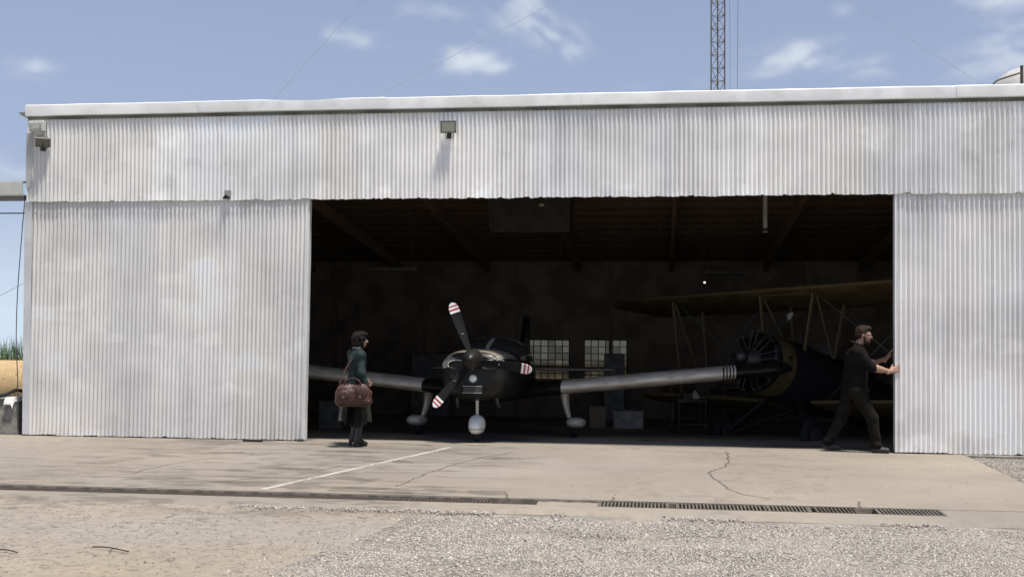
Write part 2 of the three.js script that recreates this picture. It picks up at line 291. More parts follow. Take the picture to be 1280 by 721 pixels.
function sheets(parent, x0, x1, y0, y1, z, ragLo, ragHi, k0, set = headerM, lean = 0) {
  let x = x0, k = k0; const cover = PITCH * 10;
  while (x < x1 - .03) {
    const e = Math.min(x1, x + cover + PITCH * .9), mm = set[Math.floor(hsh(k, 7, 3) * 3)];
    mesh('corrugated_sheet', corrugated(x, e, y0 + .008 * (hsh(k, 1, 1) - .5), y1, z + (k % 2) * .003, k, ragLo, ragHi, lean), mm, parent, true);
    x += cover; k++;
  }
}
sheets(hangar, -7.77, 12.4, 3.70, 5.03, .045, .010, 0, 1);
{ // fascia, soffit board, corner flashings
  let x = -7.80, k = 0; const seams = [-4.9, -1.95, 1.05, 3.35, 6.4, 9.4, 12.45];
  const fm = [mat([.90, .89, .88], .5, { map: rep(gDust, .25), metalness: .1 }), mat([.86, .855, .85], .5, { map: rep(gDust, .45), metalness: .1 }), mat([.88, .87, .86], .55, { map: rep(gDust, .45), metalness: .1 })];
  for (const e of seams) {
    const a = x, b = e, kk = k;
    const prof = [[5.235, -.25], [5.243, .05], [5.238, .078], [5.225, .088], [5.07, .091], [5.055, .086], [5.052, .05]];
    const g = grid(Math.round((b - a) / .08), prof.length - 1, (u, v) => {
      const i = Math.round(v * (prof.length - 1)), X = mix(a, b, u), dent = .012 * (fbm(X * 1.6, kk * 4, 3, 141) - .5) + (X > -3.9 && X < -2.5 && i >= 1 && i < 4 ? -.02 * Math.sin((X + 3.9) / 1.4 * Math.PI) : 0);
      return [X, prof[i][0] + .004 * (kk % 2) + dent * (i < 3 ? 1 : .4), prof[i][1] + (kk % 2) * .004 + .010 * (fbm(X * 2.2, i * .6 + kk * 9, 3, 140) - .5)];
    });
    mesh('fascia_panel', g, fm[k % 3], hangar); x = e - .03; k++;
  }
  mesh('soffit_board', box(20.15, .05, .012, 2.32, 5.027, .070), mat([.16, .165, .135], .8, { map: rep(gGrime, .4) }), hangar);
  mesh('corner_flashing', [box(.12, 3.68, .012, -7.755, 1.86, .036), box(.012, 3.68, .2, -7.81, 1.86, -.066)], mat([.70, .70, .71], .45, { metalness: .2, map: rep(gDust, .5) }), hangar);
  mesh('corner_plate', box(.10, .86, .008, -7.735, 4.36, .070), mat([.48, .48, .47], .6, { metalness: .2, map: rep(gDust, .7) }), hangar);
  // walls, roof, frame
  const wallShape = new THREE.Shape([[-7.7, -1.1], [12.2, -1.1], [12.2, 3.30], [-7.7, 3.30]].map(p => new THREE.Vector2(...p)));
  for (const [a, b, c, d] of [[-1.347, -.187, .143, 1.217], [.192, 1.339, .096, 1.226]]) { const h = new THREE.Path([[a, c], [a, d], [b, d], [b, c]].map(p => new THREE.Vector2(...p))); wallShape.holes.push(h); }
  const bw = new THREE.ExtrudeGeometry(wallShape, { depth: .12, bevelEnabled: false }); bw.translate(0, 0, -13.2);
  mesh('back_wall', bw, M.darkWall, hangar);
  for (const X of [-7.82, 12.24]) { const ss = new THREE.Shape([[.08, -1.1], [13.18, -1.1], [13.18, 3.28], [.08, 5.03]].map(p => new THREE.Vector2(...p))), sg = new THREE.ExtrudeGeometry(ss, { depth: .12, bevelEnabled: false }); sg.rotateY(Math.PI / 2); sg.translate(X, 0, 0); mesh('side_wall', sg, M.darkWall, hangar); }
  const zr = (z, lift = 0) => 5.05 + (z) * .134 + lift;
  for (let i = 0; i < 54; i++) { const z = -.12 - i * .241; mesh('roof_plank', box(20.1, .028, .234, 2.27 + .02 * (hsh(i, 2, 2) - .5), zr(z) + .002 * (i % 2), z, -.134), [M.darkWood, mat([.24, .17, .12], .9, { map: rep(gWood, .6, .3) }), mat([.36, .27, .19], .9, { map: rep(gWood, .7, .2) })][i % 3], hangar); }
  mesh('roof_sheeting', box(20.4, .03, 13.4, 2.27, zr(-6.6, .06), -6.6, -.134), M.steel, hangar);
  for (let i = 0; i < 9; i++) mesh('rafter', box(.09, .26, 13.0, -7.2 + i * 2.42, zr(-6.6, -.155), -6.6, -.134), M.darkWood, hangar);
  mesh('door_lintel', box(20.0, .3, .12, 2.3, 3.95, -.18), M.darkWood, hangar);
  mesh('header_wall', box(19.9, 1.1, .03, 2.33, 4.5, -.02), M.darkWood, hangar);
  for (const X of [-3.42, 10.4]) mesh('door_post', box(.14, 4.1, .14, X, 1.9, -.32), M.darkSteel, hangar);
  for (let i = 0; i < 8; i++) mesh('wall_stud', box(.08, 4.2, .06, -6.6 + i * 2.5, 1.1, -13.04), M.darkWood, hangar);
  // steel windows in the back wall: dusty panes in a grid of bars
  const dusty = [phys([.43, .39, .33], .35, { transmission: .8, thickness: 0 }), phys([.38, .345, .295], .4, { transmission: .8, thickness: 0 }), phys([.47, .43, .365], .3, { transmission: .85, thickness: 0 })];
  for (const [a, b, c, d, nx, ny] of [[-1.347, -.187, .143, 1.217, 6, 6], [.192, 1.339, .096, 1.226, 6, 6]]) {
    const w = new THREE.Group(); w.name = 'window'; w.position.set((a + b) / 2, (c + d) / 2, -13.13); hangar.add(w);
    const ww = b - a, hh = d - c, bars = [];
    for (let i = 0; i <= nx; i++) bars.push(box(i % nx ? .022 : .05, hh, .035, -ww / 2 + ww * i / nx, 0, 0));
    for (let i = 0; i <= ny; i++) bars.push(box(ww, i % ny ? .022 : .05, .034, 0, -hh / 2 + hh * i / ny, 0));
    mesh('frame', bars, M.black, w);
    mesh('transom_bar', box(ww, .045, .05, 0, -hh * .17, .003), M.black, w);
    const pg = new THREE.BoxGeometry(ww / nx - .024, hh / ny - .024, .004);
    for (let i = 0; i < nx; i++) for (let j = 0; j < ny; j++) { const p = mesh('pane', pg, dusty[Math.floor(hsh(i, j, 5) * 3)], w, true); p.position.set(-ww / 2 + ww * (i + .5) / nx, -hh / 2 + hh * (j + .5) / ny, 0); }
  }
}
// ------------------------------------------------------------ the two sliding doors
function nails(parent, x0, x1, rows, z) {
  const list = []; for (const y of rows) for (let x = x0; x < x1; x += PITCH * 3) { const X = Math.round(x / PITCH) * PITCH; const c = new THREE.CylinderGeometry(.006, .009, .005, 6); c.rotateX(Math.PI / 2); c.translate(X, y + .012 * (hsh(Math.round(x * 50), Math.round(y * 9), 4) - .5), z); list.push(c); }
  const o = mesh('nail_heads', list, mat([.8, .79, .78], .4, { metalness: .3 }), parent); o.userData.kind = 'stuff';
}
function slidingDoor(label, x0, x1, edge, k, set, lean) {
  const d = thing('sliding_door', label, 'door', [0, 0, 0], 0, undefined);
  sheets(d, x0, x1, .014, 3.73, .012, .007, 0, k, set, lean);
  const zf = -.055;
  for (const y of [.12, 1.25, 2.45, 3.62]) mesh('frame_rail', box(x1 - x0 - .08, .09, .07, (x0 + x1) / 2, y, zf), M.darkWood, d);
  for (const X of [x0 + .12, (x0 + x1) / 2, x1 - .08]) mesh('frame_stile', box(.09, 3.62, .066, X, 1.87, zf - .002), M.darkWood, d);
  mesh('edge_trim', grid(2, 30, (u, v) => { const y = mix(.02, 3.70, v), c = edge + lean * y + .007 * (fbm(y * 2, k, 3, 150) - .5); return [c + (u === 1 ? 0 : (edge < 0 ? -.035 : .035) * (1 - u * 2 > 0 ? 1 : 0)), y, u === 1 ? -.09 : .026]; }), mat([.80, .80, .80], .45, { metalness: .2, map: rep(gDust, .6) }), d);
  nails(d, x0 + .1, x1 - .1, [.12, 1.25, 2.02, 3.55], .033);
  return d;
}
slidingDoor('closed corrugated sliding door panel standing beside the black cable and concrete block', -7.76, -3.192, -3.190, 41, doorM, .015);
slidingDoor('corrugated sliding door panel that the man in black is pushing', 5.535, 10.2, 5.533, 61, doorM2, 0);
nails(hangar, -7.7, 12.3, [3.78, 4.42, 4.93], .066);
// ------------------------------------------------------------ fittings on the front wall
function floodlight(label, x, y, z, turn, tilt, s = 1, lens = [.42, .42, .34], group = 'floodlights on the hangar front') {
  const t = thing('floodlight', label, 'floodlight', [x, y, z], turn, group);
  const head = new THREE.Group(); head.name = 'lamp_head'; head.position.set(0, 0, .068 * s); head.rotation.x = tilt; t.add(head);
  const hous = new THREE.CylinderGeometry(.155 * s, .09 * s, .11 * s, 4, 1, false, Math.PI / 4); hous.rotateX(Math.PI / 2); hous.scale(1, .72, 1); hous.computeVertexNormals();
  mesh('housing', hous, mat([.09, .09, .075], .55, { map: rep(gGrime, 3) }), head);
  mesh('bezel', [box(.235 * s, .018 * s, .02, 0, .082 * s, .058 * s), box(.235 * s, .018 * s, .02, 0, -.082 * s, .058 * s), box(.018 * s, .15 * s, .02, .108 * s, 0, .058 * s), box(.018 * s, .15 * s, .02, -.108 * s, 0, .058 * s)], mat([.13, .13, .11], .5), head);
  mesh('lens', box(.2 * s, .146 * s, .006, 0, 0, .0585 * s), phys(lens, .2, { clearcoat: .6 }), head);
  mesh('bracket', [box(.03, .10 * s, .012, 0, -.12 * s, .05), rod([0, -.1 * s, .0], [0, -.08 * s, .12 * s], .011), box(.07, .10, .02, 0, -.12 * s, .012)], M.darkSteel, t);
  return t;
}
floodlight('single square floodlight mounted alone on the bare corrugated header', -.955, 4.765, .064, .05, .18);
floodlight('dark floodlight hanging under the grey box at the hangar corner', -7.50, 4.665, .07, .5, .8, .95, [.10, .105, .09]);
{
  const b = thing('junction_box', 'pale grey electrical box at the hangar corner above a floodlight', 'electrical box', [-7.57, 4.885, .115]);
  mesh('case', rbox(.245, .165, .10, .012), M.greyPaint, b); mesh('cover', rbox(.20, .10, .016, .005, 0, 0, .053), mat([.46, .47, .44], .55, { map: rep(gGrime, 1.4) }), b);
  mesh('conduit', [rod([.05, -.08, 0], [.08, -.17, .02], .012), box(.11, .05, .06, .03, -.105, 0)], M.greyPaint, b);
  const c = thing('cable_clamp', 'small grey plate with a dark hook on the lower edge of the header', 'clamp', [-4.455, 3.76, .072]);
  mesh('plate', box(.11, .10, .012, .02, .04, 0), mat([.3, .3, .29], .6), c); mesh('hook', [rod([-.05, -.035, .01], [0, .015, .02], .012), rod([0, .015, .02], [.045, -.03, .01], .012), box(.08, .03, .05, 0, -.025, -.004)], M.black, c);
}
{ // the door track running on past the corner, and the cables there
  const b = thing('track_beam', 'grey steel channel beam running out from the hangar corner at header height', 'beam', [-10.9, 3.885, -.03]);
  mesh('web', box(6.1, .20, .03, 0, .03, .082), M.greyPaint, b); mesh('top_flange', box(6.1, .022, .16, 0, .140, .0), M.greyPaint, b); mesh('lower_flange', box(6.1, .022, .16, 0, -.078, 0), M.greyPaint, b); mesh('lower_channel', box(6.1, .06, .10, 0, -.125, -.02), mat([.2, .2, .18], .7), b);
  mesh('post', box(.14, 4.0, .14, -2.2, -1.95, -.02), M.greyPaint, b); 
  tag(mesh('hanging_cable', tube([[-7.83, 3.73, .02], [-7.88, 3.0, .03], [-7.93, 2.2, .03], [-7.94, 1.5, .03], [-7.91, .8, .02], [-7.9, .3, .02]], .007, 6), M.wire), 'thin black cable hanging down beside the hangar corner', 'cable');
  tag(mesh('service_wire', tube([[-7.84, 3.53, -.05], [-9.5, 3.57, -.4], [-13, 3.75, -1.2], [-20, 4.4, -3]], .010, 6), M.wire), 'thin sagging wire running out sideways from the hangar corner', 'wire');
}
{ // block, hose, rag, tank, grass left of the hangar
  const bl = new THREE.CylinderGeometry(.5, .62, .56, 4, 1, false, Math.PI / 4); bl.scale(1, 1, .62); bl.computeVertexNormals();
  const g = place(bl, -8.40, .28, -.35); tag(mesh('concrete_block', g, M.concreteBlock), 'grey tapered concrete block standing in front of the tan tank', 'concrete block');
  tag(mesh('black_hose', tube([[-9.0, .60, -.2], [-8.6, .585, -.12], [-8.35, .60, -.1], [-8.2, .63, -.12], [-8.1, .69, -.22], [-8.05, .66, -.4]], .028, 8), M.rubber), 'black rubber hose lying across the concrete block', 'hose');
  const rg = grid(16, 16, (u, v) => { const x = -8.18 + u * .2, z = -.35 + v * .36; const over = Math.max(0, z + .09), ox = Math.max(0, x + 8.06); return [x - ox * .6, .578 + .02 * fbm(x * 22, z * 22, 3, 160) - over * 1.1 - ox * .9, Math.min(z, -.045 + over * .15)]; });
  tag(mesh('white_rag', rg, mat([.75, .75, .74], .9)), 'crumpled white rag draped over the corner of the concrete block', 'rag');
  tag(mesh('iron_stake', [rod([-7.93, -.1, -.22], [-7.93, .26, -.2], .022), box(.06, .03, .05, -7.93, .26, -.2)], M.black), 'short dark iron stake beside the concrete block', 'stake');
  const t = thing('fuel_tank', 'tan cylindrical fuel tank with rust spots behind the concrete block', 'tank', [-10.5, .5, -3.1]);
  const rust = tex(512, 512, (i, j) => { const a = fbm(i / 40, j / 30, 4, 170), b = fbm(i / 9, j / 12, 3, 171); const r = sstep(.6, .66, b) * sstep(.5, .62, a); const v = .85 + .35 * (a - .5) + .1 * (rnd() - .5); return [mix(.52 * v, .28, r), mix(.37 * v, .11, r), mix(.19 * v, .05, r)]; });
  mesh('shell', lathe([[0, -1.9], [.2, -1.88], [.4, -1.78], [.5, -1.6], [.525, -1.4], [.525, 1.35], [.5, 1.5], [.4, 1.62], [.2, 1.70], [0, 1.72]], 32, 'x'), new THREE.MeshStandardMaterial({ map: rep(rust, .8), roughness: .75, side: THREE.DoubleSide }), t);
  for (const X of [-1, .9]) mesh('saddle', box(.16, .42, .8, X, -.42, 0), M.concreteBlock, t);
  mesh('filler_cap', [rod([-.2, .5, 0], [-.2, .6, 0], .06)], M.darkSteel, t);
  // tall grass behind
  const n = 5200, blade = new THREE.BufferGeometry(); blade.setAttribute('position', new THREE.Float32BufferAttribute([-.012, 0, 0, .012, 0, 0, .009, .5, .03, -.009, .5, .03, 0, 1, .16], 3)); blade.setIndex([0, 1, 2, 0, 2, 3, 3, 2, 4]); blade.computeVertexNormals();
  const im = new THREE.InstancedMesh(blade, phys([1, 1, 1], .8, { transmission: .25 }), n); const q = new THREE.Object3D(), col = new THREE.Color();
  for (let i = 0; i < n; i++) { const x = rr(-24, -8.6), z = rr(-15, -7), h = rr(.85, 1.35) * (.85 + .3 * vn(x * .8, z * .8, 175)); q.position.set(x, -.1, z); q.rotation.set(rr(-.25, .25), rr(0, 6.28), rr(-.25, .25)); q.scale.set(rr(1, 2), h, rr(.8, 2)); q.updateMatrix(); im.setMatrixAt(i, q.matrix); const s = rr(.6, 1.25); col.setRGB(.10 * s, .165 * s, .05 * s); im.setColorAt(i, col); }
  im.name = 'tall_grass'; im.userData.kind = 'stuff'; im.castShadow = im.receiveShadow = true; im.userData.label = 'tall green grass growing behind the tan tank'; im.userData.category = 'grass'; scene.add(im);
}
// ------------------------------------------------------------ mast, guys, silo behind the roof
{
  const m = thing('lattice_mast', 'slender triangular steel lattice radio mast rising behind the hangar roof', 'mast', [3.93, -.6, -18]);
  const r = .235, P = [0, 1, 2].map(k => { const a = k * 2.0944 + .55; return [r * Math.cos(a), r * Math.sin(a)]; });
  const ms = mat([.19, .16, .15], .7, { metalness: .2, map: rep(gGrime, .6) });
  for (const p of P) mesh('mast_leg', rod([p[0], 0, p[1]], [p[0], 26, p[1]], .022, .022, 8), ms, m);
  for (let s = 0; s < 13; s++) {
    const L = []; for (let y = s * 2; y < s * 2 + 2 - .01; y += .4) for (let k = 0; k < 3; k++) { const a = P[k], b = P[(k + 1) % 3], f = Math.round(y / .4) % 2; L.push(rod([a[0], y, a[1]], [b[0], y, b[1]], .010, .010, 5)); L.push(f ? rod([a[0], y, a[1]], [b[0], y + .4, b[1]], .010, .010, 5) : rod([b[0], y, b[1]], [a[0], y + .4, a[1]], .010, .010, 5)); }
    mesh('mast_bracing', L, ms, m);
  }
  mesh('mast_foot', box(.8, .3, .8, 0, -.05, 0), M.concreteBlock, m);
  tag(mesh('mast_cable', tube([[4.62, 25, -17.8], [4.55, 16, -17.8], [4.50, 8, -17.8], [4.45, -.6, -17.8]], .009, 5), mat([.22, .24, .28], .7)), 'slack vertical cable hanging beside the lattice mast', 'cable');
  tag(mesh('mast_cable', tube([[4.22, 25, -17.85], [4.26, 14, -17.85], [4.3, 6, -17.85], [4.28, -.6, -17.85]], .006, 5), mat([.22, .24, .28], .7)), 'thin cable close against the lattice mast', 'cable');
  const gm = mat([.34, .37, .42], .8);
  const gw = (a, b, label) => tag(mesh('guy_wire', rod(a, b, .007, .007, 5), gm), label, 'guy wire', 'guy wires of the mast');
  gw([3.91, 14.08, -18], [-19.4, -.6, -8.5], 'lower guy wire slanting from the mast down past the floodlight side of the roof');
  gw([3.90, 23.72, -18], [-15.6, -.6, -11.8], 'steep upper guy wire crossing the sky from the top of the mast');
  gw([3.91, 14.08, -18], [20, -.6, -8.6], 'guy wire slanting from the mast towards the white domed silo');
  const s = thing('silo', 'white domed silo top showing above the roof edge', 'silo', [12.22, -.6, -15.5]); s.scale.set(1.077, 1.02, 1.077);
  const siloM = mat([.55, .53, .50], .6, { map: rep(gDust, .35) }); mesh('barrel', lathe([[.93, 0], [.93, 8.30], [.9, 8.42]], 40), siloM, s); mesh('dome', lathe([[.9, 8.42], [.86, 8.62], [.72, 8.86], [.5, 9.02], [.25, 9.10], [0, 9.12]], 40), siloM, s); mesh('rim_band', lathe([[.935, 8.25], [.95, 8.28], [.95, 8.36], [.935, 8.38]], 40), M.greyPaint, s);
  const v = thing('roof_bracket', 'dark pipe bracket with a sloping arm on the roof edge before the silo', 'bracket', [7.436, 5.0, -.5]);
  mesh('post', rod([0, 0, 0], [0, .62, 0], .024, .024, 8), M.darkSteel, v); mesh('arm', tube([[-.46, .30, .16], [-.40, .37, .15], [-.2, .45, .08], [0, .52, 0]], .014, 6), M.darkSteel, v);
}
// ------------------------------------------------------------ drain grates
{
  const rusty = [mat([.115, .095, .075], .8, { metalness: .2, map: rep(gGrime, 2) }), mat([.16, .14, .115], .8, { metalness: .2, map: rep(gGrime, 2) })];
  function grateGeo(w) { const L = []; for (let x = -w / 2 + .028; x < w / 2 - .02; x += .038) L.push(box(.017, .028, .30, x, 0, 0)); L.push(box(w - .006, .034, .018, 0, 0, .158), box(w - .006, .034, .018, 0, 0, -.158)); return L; }
  const gl = fuse(grateGeo(.92)); uvBox(gl);
  const mk = (x, w, m, label, y, group) => { const t = thing('drain_grate', label, 'drain grate', [x, y, 4.80], 0, group); mesh('bars', w === .92 ? gl : grateGeo(w), m, t, w === .92); mesh('end_bar', box(.02, .034, .30, -w / 2 + .012, .001, 0), m, t); mesh('end_bar', box(.02, .034, .30, w / 2 - .012, .001, 0), m, t); };
  for (let x = -13.2; x < .6; x += .94) mk(x, .92, rusty[0], 'dark rusty grate sunk in the trench drain along the old tan hardstanding', -.045, 'grates in the trench drain');
  mk(1.93, .74, rusty[1], 'lone pale grate between two silted stretches of the trench drain', -.018);
  mk(2.83, .92, rusty[1], 'grate between the lone pale grate and the wide cracks in the apron', -.018);
  mk(3.52, .44, rusty[1], 'short pale grate next to a bright gap in the trench drain', -.016); mk(4.0, .44, rusty[0], 'short dark grate with open bars beside a crack in the apron', -.016);
  mk(4.72, .66, rusty[1], 'last grate at the closed end of the trench drain', -.016);
  const silt = grid(40, 6, (u, v) => [mix(.92, 1.58, u), -.012 + .012 * (fbm(u * 9, v * 4, 3, 180) - .5) - (Math.abs(v - .5) > .45 ? .02 : 0), mix(4.64, 4.96, v)]);
  struct('drain_silt', uvPlan(silt, AP.x0, AP.x1, 0, 5.45, 'x', 'z'), M.apron, true);
}
// ------------------------------------------------------------ gravel, pebbles, litter on the ground
{
  const base = new THREE.IcosahedronGeometry(1, 1), P = base.attributes.position;
  for (let i = 0; i < P.count; i++) { const x = P.getX(i), y = P.getY(i), z = P.getZ(i), k = .72 + .5 * vn3(x * 1.6 + 5, y * 1.6 + 5, z * 1.6 + 5, 190); P.setXYZ(i, x * k, y * k * .7, z * k * .85); }
  base.computeVertexNormals();
  const low = new THREE.IcosahedronGeometry(1, 0); { const p = low.attributes.position; for (let i = 0; i < p.count; i++) { const x = p.getX(i), y = p.getY(i), z = p.getZ(i), k = .7 + .6 * vn3(x * 1.7 + 3, y * 1.7 + 9, z * 1.7, 191); p.setXYZ(i, x * k, y * k * .7, z * k * .9); } low.computeVertexNormals(); }
  const q = new THREE.Object3D(), col = new THREE.Color();
  function scatter(name, label, n, place_, size, tone, geo) {
    const im = new THREE.InstancedMesh(geo, new THREE.MeshStandardMaterial({ roughness: .9 }), n);
    for (let i = 0; i < n; i++) { const [x, y, z] = place_(); const s = size(); q.position.set(x, y + s * .25, z); q.rotation.set(rr(0, 6.28), rr(0, 6.28), rr(0, 6.28)); q.scale.set(s * rr(.8, 1.3), s * rr(.7, 1), s * rr(.8, 1.2)); q.updateMatrix(); im.setMatrixAt(i, q.matrix); col.setRGB(...tone()); im.setColorAt(i, col); }
    im.name = name; im.userData = { kind: 'stuff', label, category: 'gravel' }; im.castShadow = im.receiveShadow = true; scene.add(im); return im;
  }
  const tone = () => { const v = rnd() < .10 ? rr(.2, .28) : rnd() < .05 ? rr(.5, .62) : rnd() * .16 + .30, w = rr(-.04, .06); return [v * (1.03 + w), v * .945, v * (.85 - w)]; };
  const edge = z => -.15 - (z - 5.6) * .2 + .35 * (fbm(z * 1.3, 4, 4, 90) - .5);
  scatter('gravel', 'pale crushed stone gravel in front of the trench drain', 120000, () => { for (;;) { const z = 5.3 + 4.6 * Math.pow(rnd(), 1.0), x = rr(-1.6, 7.8); if (x < edge(z) + .12 - 1.1 * Math.pow(rnd(), 5)) continue; if (z < 5.42 + .18 * vn(x * 3, 1, 192) && x < 5.8) continue; const bare = sstep(.62, .75, fbm(x * 1.1 + 4, z * 2.4, 3, 193)); const spot = Math.exp(-(((x - 1.75) / .55) ** 2 + ((z - 6.42) / .10) ** 2)); if (rnd() < Math.max(bare * .55, spot * .95)) continue; return [x, -.034, z]; } }, () => rr(.005, .011) + (rnd() < .03 ? .005 : 0), tone, low);
  scatter('gravel', 'gravel strip beside the concrete apron by the pushed door', 24000, () => { for (;;) { const x = rr(6.3, 10.5), z = rr(.0, 5.5); if (x < 6.46 + .15 * (vn(z * 3, 1, 194) - .5)) continue; return [x, -.034, z]; } }, () => rr(.006, .014), () => tone().map(v => v * .85), low);
  scatter('loose_stones', 'loose stones strewn along the kerb of the trench drain', 1300, () => { for (;;) { const x = rr(-2.2, 6.2); if (vn(x * 2.5, 3, 196) < .45) continue; return [x, -.022, 5.40 + (rnd() - .5) * .34 * (rnd() + .2)]; } }, () => rr(.005, .012) * (rnd() < .1 ? 1.6 : 1), tone, base);
  scatter('loose_pebbles', 'scattered pebbles and grit on the old tan hardstanding', 3200, () => { const z = 5.4 + 4.2 * rnd(); return [rr(-7, edge(z) + .1), -.026, z]; }, () => .003 + .006 * Math.pow(rnd(), 3), () => { const v = rnd() < .12 ? rr(.10, .18) : rr(.2, .36); return [v, v * .9, v * .74]; }, low);
  scatter('apron_grit', 'fine grit scattered over the concrete apron', 900, () => { const x = rr(-9, 6.3), z = 4.5 * Math.pow(rnd(), .7) + .1; return [x, 0, z]; }, () => .003 + .007 * Math.pow(rnd(), 4), () => { const v = rr(.1, .4); return [v, v * .93, v * .82]; }, low);
  // rubble clumps along the edge of the old slab
  const cl = [[-3.97, 5.25, .45], [-3.6, 5.2, .3], [-2.35, 6.4, .35], [-2.31, 5.95, .3], [-.6, 5.45, .4], [.2, 5.5, .35], [1.75, 6.42, .5], [-1.0, 5.5, .3]];
  scatter('soil_crumbs', 'dark crumbs of soil lying in patches on the ground', 900, () => { const c = cl[Math.floor(rnd() * cl.length)], a = rr(0, 6.28), d = c[2] * Math.sqrt(rnd()) * (.4 + .6 * rnd()); return [c[0] + Math.cos(a) * d, -.03, c[1] + Math.sin(a) * d * .3 + .12 * (vn(Math.cos(a) * d * 6 + c[0], 3, 198) - .5)]; }, () => rr(.003, .009), () => { const v = rr(.09, .22); return [v, v * .86, v * .66]; }, low);
  const twig = (pts, r, label) => tag(mesh('twig', tube(pts, r, 5), mat([.06, .045, .035], .9)), label, 'twig', 'twigs on the hardstanding');
  twig([[-2.61, -.008, 7.56], [-2.45, .0, 7.60], [-2.22, -.008, 7.69]], .006, 'long forked dry twig on the old hardstanding');
  twig([[-2.40, -.008, 7.62], [-2.38, -.006, 7.72]], .004, 'short dry twig touching the long forked one');
  twig([[-3.36, -.008, 7.78], [-3.25, -.004, 7.80], [-3.12, -.008, 7.86]], .006, 'stray dry twig lying apart on the old hardstanding');
  tag(mesh('door_stop', rbox(.30, .03, .07, .008, -3.95, .016, .20, 0, -.05, 0), M.black), 'flat dark bar lying at the foot of the closed sliding door', 'bar');
  tag(mesh('door_guide', rbox(.08, .04, .06, .008, -3.24, .02, .07), M.darkSteel), 'small dark guide at the bottom corner of the closed sliding door', 'door guide');
}
